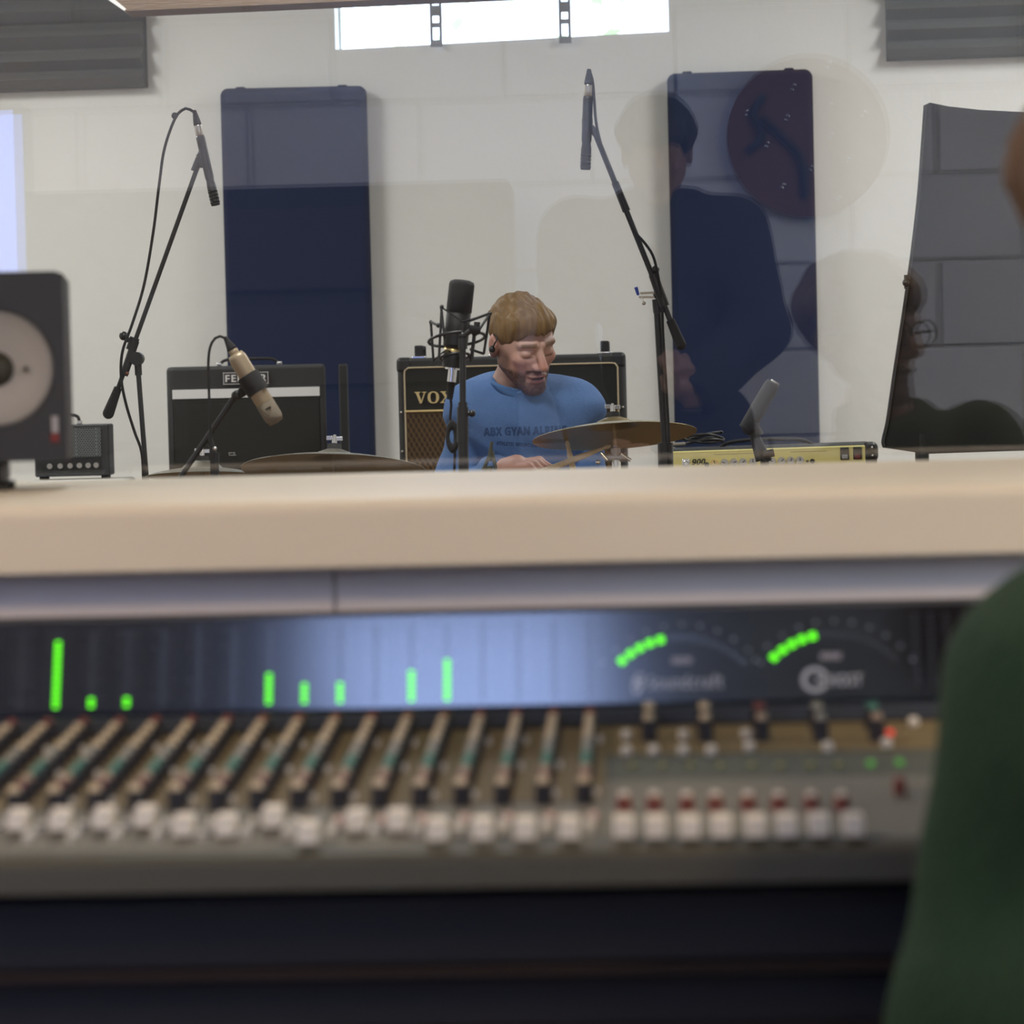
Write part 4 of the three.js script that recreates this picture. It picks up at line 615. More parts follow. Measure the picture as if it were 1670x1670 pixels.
{
  const D = 7.15, c = P(1001, 694, D), up = cymbal('bronze crash cymbal in front of the drummer', c, 0.192, -0.05, -0.17, M.cymbal); cymbalStand('chrome cymbal stand carrying the crash cymbal', c, up);
  const D2 = 6.75, c2 = P(545, 747, D2), up2 = cymbal('dull bronze ride cymbal at the shelf edge with wing nut on top', c2, 0.205, 0.03, -0.2, M.cymbalDark); cymbalStand('chrome cymbal stand carrying the dull ride cymbal', c2, up2);
  const D3 = 7.25, c3 = P(330, 764, D3), up3 = cymbal('dark cymbal at the far left just above the shelf', c3, 0.135, 0.0, -0.1, M.cymbalDark); cymbalStand('chrome cymbal stand carrying the dark left cymbal', c3.clone().add(V(0, -0.002, 0)), up3);
}
{ // folded stand tip in front of the drummer
  const D = 6.62, k = D / FOCAL, p = (x, y) => P(x, y, D), t = thing('stand_tip', 'small dark stand tip in front of the blue sweatshirt', 'stand', V(P(795, 780, D).x, 0, -D)), w = (n, g, m = std(lin(0.05, 0.055, 0.04), 0.5)) => wpart(n, g, m, t);
  w('spike', rod(p(798, 752), p(802, 720), 4 * k, 2.5 * k)); w('wing', [rod(p(802, 735), p(788, 766), 3 * k), rod(p(802, 735), p(809, 766), 3 * k)]); w('pole', rod(V(p(797, 760).x, 0.012, -D), p(797, 760), 7 * k)); w('base', at(new THREE.CylinderGeometry(0.13, 0.14, 0.02, 24), p(797, 760).x, 0.011, -D), M.black);
}

// ------------------------------------------------------------------ surfaces from distance fields
const smin = (a, b, k) => { const h = Math.max(k - Math.abs(a - b), 0) / k; return Math.min(a, b) - h * h * k * 0.25; };
const smax = (a, b, k) => -smin(-a, -b, k);
function capD(x, y, z, a, b, ra, rb) { const bx = b[0] - a[0], by = b[1] - a[1], bz = b[2] - a[2], px = x - a[0], py = y - a[1], pz = z - a[2]; let t = (px * bx + py * by + pz * bz) / (bx * bx + by * by + bz * bz + 1e-9); t = t < 0 ? 0 : t > 1 ? 1 : t; const dx = px - bx * t, dy = py - by * t, dz = pz - bz * t; return Math.sqrt(dx * dx + dy * dy + dz * dz) - (ra + (rb - ra) * t); }
function ellD(x, y, z, c, r) { const px = x - c[0], py = y - c[1], pz = z - c[2]; const k0 = Math.hypot(px / r[0], py / r[1], pz / r[2]), k1 = Math.hypot(px / (r[0] * r[0]), py / (r[1] * r[1]), pz / (r[2] * r[2])); return k1 < 1e-9 ? -Math.min(...r) : k0 * (k0 - 1) / k1; }
function n3(x, y, z, s = 1) { const xi = Math.floor(x), yi = Math.floor(y), zi = Math.floor(z), w = (t) => t * t * (3 - 2 * t), fx = w(x - xi), fy = w(y - yi), fz = w(z - zi); let v = 0; for (let i = 0; i < 8; i++) { const a = i & 1, b = (i >> 1) & 1, c = i >> 2; v += (a ? fx : 1 - fx) * (b ? fy : 1 - fy) * (c ? fz : 1 - fz) * hash(xi + a + (zi + c) * 57, yi + b, s); } return v - 0.5; }
function nets(f, lo, hi, cell, paint, uvOf) {
  const n = [0, 1, 2].map((i) => Math.ceil((hi[i] - lo[i]) / cell) + 1), [nx, ny, nz] = n, F = new Float32Array(nx * ny * nz), id = (i, j, k) => i + nx * (j + ny * k);
  for (let k = 0; k < nz; k++) for (let j = 0; j < ny; j++) for (let i = 0; i < nx; i++) F[id(i, j, k)] = f(lo[0] + i * cell, lo[1] + j * cell, lo[2] + k * cell);
  const vid = new Int32Array(nx * ny * nz).fill(-1), pos = [], idx = [];
  for (let k = 0; k < nz - 1; k++) for (let j = 0; j < ny - 1; j++) for (let i = 0; i < nx - 1; i++) {
    let c = 0, sx = 0, sy = 0, sz = 0, neg = 0; const v = []; for (let q = 0; q < 8; q++) { const d = F[id(i + (q & 1), j + ((q >> 1) & 1), k + (q >> 2))]; v.push(d); if (d < 0) neg++; } if (!neg || neg === 8) continue;
    for (let q = 0; q < 8; q++) for (const b of [1, 2, 4]) if (!(q & b)) { const a0 = v[q], a1 = v[q | b]; if ((a0 < 0) !== (a1 < 0)) { const t = a0 / (a0 - a1); sx += (q & 1) + (b === 1 ? t : 0); sy += ((q >> 1) & 1) + (b === 2 ? t : 0); sz += (q >> 2) + (b === 4 ? t : 0); c++; } }
    vid[id(i, j, k)] = pos.length / 3; pos.push(lo[0] + (i + sx / c) * cell, lo[1] + (j + sy / c) * cell, lo[2] + (k + sz / c) * cell);
  }
  const quad = (a, b, c, d, fl) => { if (a < 0 || b < 0 || c < 0 || d < 0) return; fl ? idx.push(a, b, c, a, c, d) : idx.push(a, c, b, a, d, c); };
  for (let k = 1; k < nz - 1; k++) for (let j = 1; j < ny - 1; j++) for (let i = 1; i < nx - 1; i++) {
    const s = F[id(i, j, k)] < 0;
    if (s !== F[id(i + 1, j, k)] < 0) quad(vid[id(i, j - 1, k - 1)], vid[id(i, j, k - 1)], vid[id(i, j, k)], vid[id(i, j - 1, k)], s);
    if (s !== F[id(i, j + 1, k)] < 0) quad(vid[id(i - 1, j, k - 1)], vid[id(i - 1, j, k)], vid[id(i, j, k)], vid[id(i, j, k - 1)], s);
    if (s !== F[id(i, j, k + 1)] < 0) quad(vid[id(i - 1, j - 1, k)], vid[id(i, j - 1, k)], vid[id(i, j, k)], vid[id(i - 1, j, k)], s);
  }
  const g = new THREE.BufferGeometry(), nor = new Float32Array(pos.length), e = cell * 0.6; g.setAttribute('position', new THREE.Float32BufferAttribute(pos, 3));
  for (let i = 0; i < pos.length; i += 3) { const x = pos[i], y = pos[i + 1], z = pos[i + 2]; let a = f(x + e, y, z) - f(x - e, y, z), b = f(x, y + e, z) - f(x, y - e, z), c = f(x, y, z + e) - f(x, y, z - e); const l = Math.hypot(a, b, c) || 1; nor[i] = a / l; nor[i + 1] = b / l; nor[i + 2] = c / l; }
  g.setAttribute('normal', new THREE.BufferAttribute(nor, 3)); g.setIndex(idx);
  const cn = pos.length / 3, uv = new Float32Array(cn * 2); for (let i = 0; i < cn; i++) { const [u, v] = uvOf ? uvOf(pos[3 * i], pos[3 * i + 1], pos[3 * i + 2]) : [pos[3 * i] + pos[3 * i + 2] * 0.6, pos[3 * i + 1]]; uv[2 * i] = u; uv[2 * i + 1] = v; } g.setAttribute('uv', new THREE.BufferAttribute(uv, 2));
  if (paint) { const col = new Float32Array(pos.length); for (let i = 0; i < pos.length; i += 3) { const c = paint(pos[i], pos[i + 1], pos[i + 2]); col[i] = c[0]; col[i + 1] = c[1]; col[i + 2] = c[2]; } g.setAttribute('color', new THREE.BufferAttribute(col, 3)); }
  return g;
}
const joinPainted = (list) => mergeGeometries(list.map((g) => { const h = g.toNonIndexed(); for (const k of Object.keys(h.attributes)) if (!['position', 'normal', 'uv', 'color'].includes(k)) h.deleteAttribute(k); return h; }));
const mixc = (a, b, t) => { t = t < 0 ? 0 : t > 1 ? 1 : t; return [a[0] + (b[0] - a[0]) * t, a[1] + (b[1] - a[1]) * t, a[2] + (b[2] - a[2]) * t]; };
const sstep = (a, b, x) => { let t = (x - a) / (b - a); t = t < 0 ? 0 : t > 1 ? 1 : t; return t * t * (3 - 2 * t); };
const skinMat = phys(lin(1, 1, 1), 0.55, { vertexColors: true });

// head: y up, z out of the face, centred between the ears
function headField(x, y, z) {
  const ax = Math.abs(x);
  let d = ellD(x, y, z, [0, 0.034, -0.016], [0.077, 0.088, 0.096]);
  d = smin(d, ellD(x, y, z, [0, -0.02, 0.026], [0.060, 0.08, 0.066]), 0.03);
  d = smin(d, capD(ax, y, z, [0.048, -0.045, 0.0], [0.014, -0.095, 0.064], 0.019, 0.018), 0.03);           // jaw
  d = smin(d, ellD(x, y, z, [0, -0.098, 0.072], [0.024, 0.02, 0.02]), 0.02);                                  // chin
  d = smin(d, ellD(ax, y, z, [0.039, -0.016, 0.066], [0.020, 0.015, 0.016]), 0.016);                            // cheekbone
  d = smin(d, capD(ax, y, z, [0.012, 0.026, 0.088], [0.045, 0.026, 0.072], 0.011, 0.009), 0.014);             // brow
  d = smax(d, -ellD(ax, y, z, [0.031, 0.004, 0.101], [0.018, 0.011, 0.018]), 0.014);                          // socket
  d = smin(d, ellD(ax, y, z, [0.031, 0.002, 0.074], [0.0165, 0.0115, 0.0145]), 0.005);                        // lid over the eye
  d = smin(d, capD(x, y, z, [0, 0.018, 0.086], [0, -0.027, 0.115], 0.0078, 0.0118), 0.009);                   // nose
  d = smin(d, ellD(ax, y, z, [0.0105, -0.033, 0.098], [0.009, 0.0075, 0.011]), 0.008);
  d = smin(d, ellD(x, y, z, [0, -0.058, 0.086], [0.026, 0.0075, 0.0135]), 0.008);                             // lips
  d = smin(d, ellD(x, y, z, [0, -0.0725, 0.083], [0.021, 0.0075, 0.0125]), 0.007);
  d = smax(d, -ellD(x, y, z, [0, -0.0655, 0.1], [0.019, 0.0036, 0.014]), 0.004);                              // parted mouth
  let e = ellD(ax, y, z, [0.08, 0.0, -0.012], [0.010, 0.033, 0.021]); e = smax(e, -ellD(ax, y, z, [0.092, 0.003, -0.006], [0.008, 0.020, 0.011]), 0.005);
  d = smin(d, e, 0.008);
  return d;
}
function hairField(x, y, z, o) { // o.fringe: height of the fringe at the front; o.side: how far it comes down at the sides
  const dd = n3(x * 160, y * 24, z * 60, 7) * 0.006 + n3(x * 60, y * 30, z * 40, 9) * 0.008;
  const vv = o.vol * sstep(-0.02, 0.06, y) - (o.vol < 0.01 ? 0.006 * sstep(0.03, -0.02, y) : 0);
  let d = ellD(x, y, z, [0, 0.036, -0.018], [0.080 + vv, 0.090 + vv, 0.099 + vv]) + dd;
  const front = sstep(0.0, 0.075, z), low = o.side + (o.fringe - o.side) * front + n3(x * 130, 3, z * 60, 3) * 0.02 + x * (o.vol < 0.01 ? 0.12 : 0);
  d = smax(d, low - y, 0.006);
  d = smin(d, smax(ellD(x, y, z, [0, 0.07, 0.05], [0.064, 0.048, 0.046 + o.vol]) + dd, low - y, 0.005), 0.015);
  return d;
}
function rotHead(e, c, s = 1) { const m = new THREE.Matrix4().makeRotationFromEuler(new THREE.Euler(e[0], e[1], e[2], 'YXZ')); m.scale(V(s, s, s)); m.setPosition(c[0], c[1], c[2]); return m; }
// a full figure: j holds joints in the figure's own frame (y up, floor at 0)
function figureField(j, g = 0, ka = 0.035) {
  const pts = [[j.hip[0], j.knee[0], 0.082, 0.055], [j.hip[1], j.knee[1], 0.082, 0.055], [j.knee[0], j.ankle[0], 0.052, 0.036], [j.knee[1], j.ankle[1], 0.052, 0.036], [j.sho[0], j.elb[0], 0.05, 0.041], [j.sho[1], j.elb[1], 0.05, 0.041], [j.elb[0], j.wri[0], 0.04, 0.028], [j.elb[1], j.wri[1], 0.04, 0.028], [j.neck, j.headBase, 0.056, 0.05]];
  const mid = (a, b, t) => a.map((v, i) => v + (b[i] - v) * t), pel = mid(j.hip[0], j.hip[1], 0.5), chest = j.chest;
  return (x, y, z) => {
    let d = capD(x, y, z, [pel[0], pel[1] + 0.02, pel[2]], chest, 0.12, 0.115);
    d = smin(d, capD(x, y, z, mid(j.sho[0], chest, 0.45), mid(j.sho[1], chest, 0.45), 0.095, 0.095), 0.06);
    d = smin(d, capD(x, y, z, mid(j.sho[0], j.neck, 0.05), mid(j.sho[1], j.neck, 0.05), 0.05, 0.05), 0.06);
    d = smin(d, capD(x, y, z, [chest[0], chest[1] + 0.02, chest[2]], j.neck, 0.09, 0.06), 0.05);
    for (const [a, b, ra, rb] of pts) d = smin(d, capD(x, y, z, a, b, ra, rb), ka);
    return d - g;
  };
}
// a hand from the wrist: dir along the palm, nrm out of the back of the hand, side towards the thumb; fingers curl by the given angle
function handField(wr, dir, nrm, side, curl) {
  const add = (a, b, s) => [a[0] + b[0] * s, a[1] + b[1] * s, a[2] + b[2] * s], prims = [];
  const p1 = add(wr, dir, 0.085); prims.push([wr, add(wr, dir, 0.03), 0.024, 0.028]);
  [[0.028, 0.078, 0.042], [0.009, 0.082, 0.047], [-0.010, 0.08, 0.043], [-0.027, 0.074, 0.034]].forEach(([s, base, len], i) => {
    let p = add(add(wr, dir, base), side, s); prims.push([add(add(wr, dir, 0.015), side, s * 0.6), p, 0.0135, 0.0105]);
    let a = 0; for (const [f, l] of [[0.35, len], [0.45, len * 0.62], [0.35, len * 0.5]]) { a += curl * f * (1 + i * 0.06); const q = add(add(p, dir, l * Math.cos(a)), nrm, -l * Math.sin(a)); prims.push([p, q, 0.0095, 0.0082]); p = q; }
  });
  const t0 = add(add(wr, dir, 0.022), side, 0.022), t1 = add(add(add(wr, dir, 0.055), side, 0.046), nrm, -0.012), t2 = add(add(add(wr, dir, 0.085), side, 0.042), nrm, -0.024); prims.push([t0, t1, 0.013, 0.0105], [t1, t2, 0.0105, 0.0085]);
  return (x, y, z) => { let d = 1; for (const [a, b, ra, rb] of prims) d = smin(d, capD(x, y, z, a, b, ra, rb), 0.006); return d; };
}
const nrmz = (a) => { const l = Math.hypot(...a); return a.map((v) => v / l); };
const cross = (a, b) => [a[1] * b[2] - a[2] * b[1], a[2] * b[0] - a[0] * b[2], a[0] * b[1] - a[1] * b[0]];

// ------------------------------------------------------------------ the drummer
{
  const D = 7.5, k = D / FOCAL, org = P(850, 656, D), ox = org.x, X = (px) => (px - 850) * k, Y = (py) => 1 - (py - 656) * k;
  const t = thing('person', 'seated drummer in a blue sweatshirt looking down at his drum sticks', 'person', V(ox, 0, -D));
  const hc = [X(858), Y(558), 0.1];
  const j = { hip: [[-0.1, 0.56, -0.08], [0.1, 0.56, -0.08]], knee: [[-0.2, 0.56, 0.34], [0.22, 0.56, 0.32]], ankle: [[-0.2, 0.1, 0.36], [0.22, 0.1, 0.34]], sho: [[X(780), Y(672), 0.03], [X(932), Y(668), -0.04]], elb: [[X(740), Y(815), 0.02], [X(956), Y(815), -0.01]], wri: [[X(828), Y(756), 0.21], [X(905), Y(800), 0.2]], chest: [X(853), Y(720), -0.02], neck: [X(843), Y(628), 0.02], headBase: [X(850), Y(600), 0.062] };
  const skin = [0.58, 0.36, 0.29], red = [0.54, 0.24, 0.19], beard = [0.05, 0.019, 0.009], lip = [0.36, 0.13, 0.11], brow = [0.16, 0.09, 0.045];
  const bodyF0 = figureField(j, -0.014), bodyF = (x, y, z) => smin(bodyF0(x, y, z), capD(x, y, z, j.neck, j.headBase, 0.056, 0.05), 0.03), hm = rotHead([0.36, 0.55, 0.13], hc, 0.93), body = nets((x, y, z) => bodyF(x, y, z), [-0.36, 0.03, -0.25], [0.36, 1.16, 0.46], 0.011, () => skin);
  const headPaint = (x, y, z) => {
    const ax = Math.abs(x); let c = mixc(skin, red, 0.75 * Math.exp(-((ax - 0.044) ** 2 + (y + 0.028) ** 2) / 0.0006) + 0.8 * Math.exp(-(x * x + (y + 0.02) ** 2) / 0.0003) * sstep(0.09, 0.105, z) + 0.6 * sstep(0.072, 0.08, ax));
    const jaw = sstep(-0.042, -0.062, y - 0.25 * (ax - 0.04)) * sstep(-0.03, 0.0, z) * (0.88 + 0.4 * n3(x * 300, y * 300, z * 300, 5));
    const strap = sstep(0.05, 0.062, ax) * sstep(0.012, -0.02, y) * sstep(-0.025, -0.01, z) * sstep(0.055, 0.03, z) * 0.7;
    const mous = sstep(0.036, 0.028, ax) * sstep(-0.041, -0.045, y) * sstep(-0.058, -0.053, y) * sstep(0.06, 0.075, z), gap = sstep(0.034, 0.026, ax) * sstep(-0.079, -0.075, y) * sstep(-0.053, -0.057, y) * sstep(0.07, 0.078, z);
    c = mixc(c, beard, Math.max(jaw * (1 - 0.55 * gap), strap)); c = mixc(c, beard, mous * 0.95);
    const inL = Math.exp(-((x / 0.024) ** 2 + ((y + 0.0655) / 0.0135) ** 2) * 1.2) * sstep(0.072, 0.08, z); c = mixc(c, lip, inL * 1.4); c = mixc(c, [0.05, 0.012, 0.01], sstep(0.0045, 0.002, Math.abs(y + 0.0655)) * sstep(0.02, 0.015, ax) * sstep(0.075, 0.085, z));
    c = mixc(c, brow, sstep(0.0065, 0.004, Math.abs(y - 0.027 + (ax - 0.03) * 0.12)) * sstep(0.052, 0.045, ax) * sstep(0.009, 0.014, ax) * sstep(0.05, 0.07, z) * 0.8);
    c = mixc(c, brow, sstep(0.0028, 0.0012, Math.abs(y + 0.0065 - 0.0 * ax)) * sstep(0.046, 0.042, ax) * sstep(0.014, 0.019, ax) * sstep(0.07, 0.078, z) * 0.9);
    return c;
  };
  const head = nets(headField, [-0.1, -0.135, -0.125], [0.1, 0.14, 0.135], 0.0026, headPaint).applyMatrix4(hm);
  const dirH = nrmz([0.8, 0.1, 0.35]), nrH = nrmz([-0.12, 0.96, 0.2]), sdH = nrmz(cross(dirH, nrH)).map((v) => -v);
  const hF = handField(j.wri[0], dirH, nrH, sdH, 1.9), hand = nets(hF, [X(828) - 0.06, Y(756) - 0.13, 0.12], [X(828) + 0.2, Y(756) + 0.07, 0.36], 0.003, () => [0.52, 0.29, 0.23]);
  const dirL = nrmz([-0.55, 0.02, 0.5]), nrL = nrmz([0.05, 0.95, 0.15]), sdL = nrmz(cross(dirL, nrL));
  const hL = handField(j.wri[1], dirL, nrL, sdL, 2.0), handL = nets(hL, [X(905) - 0.18, Y(800) - 0.12, 0.13], [X(905) + 0.08, Y(800) + 0.07, 0.36], 0.003, () => [0.52, 0.29, 0.23]);
  const bm = mesh('body', joinPainted([body, head, hand, handL]), skinMat, t); bm.userData.label = 'skin of the face, neck and hands';
  // hair: sandy, longer on top, short at the sides
  const hairC = (x, y, z) => { const s = n3(x * 220, y * 30, z * 90, 11), q = sstep(-0.0, 0.06, y); return mixc(mixc([0.12, 0.068, 0.032], [0.16, 0.09, 0.03], q), [0.3, 0.18, 0.06], (s + 0.5) * 0.6 - 0.12).map((v, i) => v + (skin[i] * 0.55 - v) * 0.6 * sstep(0.028, -0.008, y) * sstep(0.045, 0.062, Math.abs(x))); };
  const hair = nets((x, y, z) => hairField(x, y, z, { vol: 0.004, fringe: 0.055, side: -0.006 }), [-0.11, -0.05, -0.14], [0.11, 0.16, 0.135], 0.0026, hairC).applyMatrix4(hm);
  mesh('hair', hair, phys(lin(1, 1, 1), 0.6, { vertexColors: true, sheen: 0.3, sheenRoughness: 0.5, sheenColor: lin(0.3, 0.2, 0.1) }), t).userData.label = 'sandy ginger hair brushed forward';
  const ear = V(-0.089, -0.004, -0.002).applyMatrix4(hm), ear2 = V(-0.083, 0.03, 0.012).applyMatrix4(hm), ear3 = V(-0.07, -0.1, -0.01).applyMatrix4(hm);
  mesh('earpiece', [ball(0.0085, ear), tube([ear, V(-0.09, 0.016, 0.012).applyMatrix4(hm), ear2, V(-0.086, 0.036, -0.004).applyMatrix4(hm)], 0.002, 6)], M.black, t);
  // sweatshirt
  const sc = (y, x) => n3(x * 9, y * 16 + x * 8, 2, 21) * 0.016 + n3(x * 24 + y * 12, y * 26, 5, 23) * 0.009;
  const nk = j.neck, collarTop = (x, z) => Y(603) - 0.28 * (z + 0.02) - 0.18 * (x - nk[0]) * 0.5;
  const midp = (a, b, q) => a.map((v, i) => v + (b[i] - v) * q), pelv = [0, 0.58, -0.08], g0 = 0.017;
  const foreU = [0, 1].map((s) => nrmz(j.wri[s].map((v, i) => v - j.elb[s][i])));
  const armD = (s, x, y, z) => { const w = j.wri[s], u = foreU[s], d = smin(capD(x, y, z, j.sho[s], j.elb[s], 0.052, 0.046), capD(x, y, z, j.elb[s], w, 0.045, 0.032), 0.03) - g0; return smax(d, (x - w[0]) * u[0] + (y - w[1]) * u[1] + (z - w[2]) * u[2] + 0.02, 0.006); };
  const torD = (x, y, z) => { let d = capD(x, y, z, pelv, j.chest, 0.12, 0.115); d = smin(d, capD(x, y, z, midp(j.sho[0], j.chest, 0.45), midp(j.sho[1], j.chest, 0.45), 0.095, 0.095), 0.06); d = smin(d, capD(x, y, z, midp(j.sho[0], j.neck, 0.05), midp(j.sho[1], j.neck, 0.05), 0.05, 0.05), 0.06); return smin(d, capD(x, y, z, [j.chest[0], j.chest[1] + 0.02, j.chest[2]], j.neck, 0.09, 0.06), 0.05) - g0; };
  const shirtF0 = (x, y, z) => { const t0 = torD(x, y, z), a = armD(0, x, y, z), b = armD(1, x, y, z), up = sstep(Y(668), Y(700), y); let d = smin(t0, Math.min(a, b), 0.04 - 0.03 * up); for (const q of [a, b]) d += 0.011 * up * Math.exp(-(((t0 - q) / 0.013) ** 2)); return smin(d, capD(x, y, z, j.neck, j.headBase, 0.056, 0.05) - g0, 0.035); }, shirt = (x, y, z) => { let d = shirtF0(x, y, z) + sc(y, x + z * 0.7); d = smax(d, 0.58 - y, 0.01); const nx = nk[0] + 0.006, h = (y - (Y(640))) ; d = smax(d, -capD(x, y, z, [nx + 0.006, Y(624), 0.05], [X(850), Y(572), 0.1], 0.056, 0.075), 0.006); d = smax(d, capD(x, y, z, [0, 0.5, -0.02], [X(846), Y(606), 0.0], 0.6, 0.5) * 0 + (y - collarTop(x, z)), 0.01);
    d = smax(d, -(0.62 - y) * 0 - 1, 0.01); return d; };
  const noLeg = (x, y, z) => { let d = shirt(x, y, z); return smax(d, (z - 0.13) - Math.max(0, (y - 0.68)) * 20, 0.02); };
  const TX = [X(790), X(960), Y(712), Y(674)];
  const uvS = (x, y) => [(x + 0.3) / 0.6, (y - 0.55) / 0.6];
  const tex = canvasTex(1024, 1024, (g) => { const ux = (px) => (X(px) + 0.3) / 0.6 * 1024, vy = (py) => 1024 - (Y(py) - 0.55) / 0.6 * 1024; g.fillStyle = '#5b7eb4'; g.fillRect(0, 0, 1024, 1024); for (let i = 0; i < 26000; i++) { g.fillStyle = i % 2 ? 'rgba(40,70,130,0.16)' : 'rgba(140,175,225,0.13)'; g.fillRect(hash(i, 1, 5) * 1024, hash(i, 2, 5) * 1024, 2 + 3 * hash(i, 3, 5), 2); }
    g.strokeStyle = '#1d3158'; g.lineWidth = 1.6; g.font = 'bold 46px sans-serif'; g.textBaseline = 'middle'; g.strokeText('ABX GYAN ALPINE', ux(792), vy(699), ux(925) - ux(792)); g.fillStyle = 'rgba(24,42,84,0.35)'; g.fillText('ABX GYAN ALPINE', ux(792), vy(699), ux(925) - ux(792));
    g.fillStyle = 'rgba(20,34,66,0.8)'; g.font = 'bold 20px sans-serif'; const w0 = 'ATHLETIC MOUNTAIN CLUB'; g.save(); g.translate(ux(812), vy(717)); g.rotate(0.09); g.fillText(w0, 0, 0, ux(895) - ux(812)); g.restore(); });
  const ribC = 0.0; const sm = mesh('sweatshirt', nets(noLeg, [-0.4, 0.55, -0.27], [0.4, 1.15, 0.4], 0.0075, null, uvS), phys(lin(0.95, 0.95, 0.95), 0.9, { map: tex, bumpMap: rep(grainT, 6), bumpScale: 0.0015, sheen: 0.3, sheenRoughness: 0.6, sheenColor: lin(0.2, 0.3, 0.5) }), t); sm.userData.label = 'blue sweatshirt with dark lettering';
  const colF = figureField(j, 0.021, 0.02), neckCut = (x, y, z) => capD(x, y, z, [nk[0] + 0.012, Y(624), 0.05], [X(850), Y(572), 0.1], 0.056, 0.075);
  mesh('collar', nets((x, y, z) => smax(smax(smax(colF(x, y, z), -neckCut(x, y, z) - 0.001, 0.003), neckCut(x, y, z) - 0.014, 0.004), y - collarTop(x, z) - 0.002, 0.004), [X(843) - 0.13, Y(690), -0.12], [X(843) + 0.13, Y(590), 0.2], 0.004), std(lin(0.075, 0.17, 0.38), 0.95), sm);
  const trF = figureField(j, 0.012); mesh('trousers', nets((x, y, z) => smax(smax(trF(x, y, z), y - 0.66, 0.01), -(y - 0.13), 0.01), [-0.36, 0.1, -0.25], [0.38, 0.7, 0.48], 0.012), std(lin(0.03, 0.032, 0.04), 0.9), t);
  for (const a of j.ankle) mesh('shoe', rbox(0.1, 0.11, 0.27, 0.04, a[0], 0.056, a[2] + 0.07, 3), M.black, t);
  // sticks
  const stick = (label, a, b) => { const s = thing('drum_stick', label, 'drum stick', a.clone()), L = a.distanceTo(b); wpart('shaft', along(lathe([[0, 0], [0.0068, 0.003], [0.0074, 0.02], [0.0074, L * 0.78], [0.0036, L * 0.965], [0, L * 0.965]], 14), a, b), M.stick, s); wpart('tip', along(at(new THREE.SphereGeometry(0.0055, 10, 8).scale(1, 1.7, 1), 0, L * 0.98, 0), a, b), M.stick, s); };
  stick('pale drum stick slanting up to the right from the drummer hand', P(800, 802, D - 0.29), P(994, 727, D - 0.3));
  stick('pale drum stick standing almost upright below the crash cymbal', P(949, 830, D - 0.27), P(925, 722, D - 0.27));
  const th = thing('drum_throne', 'round black drum stool under the drummer', 'stool', V(ox, 0, -D - 0.07)); mesh('seat', at(lathe([[0, 0], [0.15, 0], [0.165, 0.02], [0.165, 0.05], [0.14, 0.065], [0, 0.065]], 32), 0, 0.362, 0), M.blackRubber, th); mesh('post', rod(V(0, 0.1, 0), V(0, 0.364, 0), 0.015), M.chrome, th); for (let q = 0; q < 3; q++) mesh('leg', rod(V(0, 0.2, 0), V(0.2 * Math.cos(q * 2.09 + 1.5), 0.012, 0.2 * Math.sin(q * 2.09 + 1.5) - 0.02), 0.011), M.chrome, th);
}
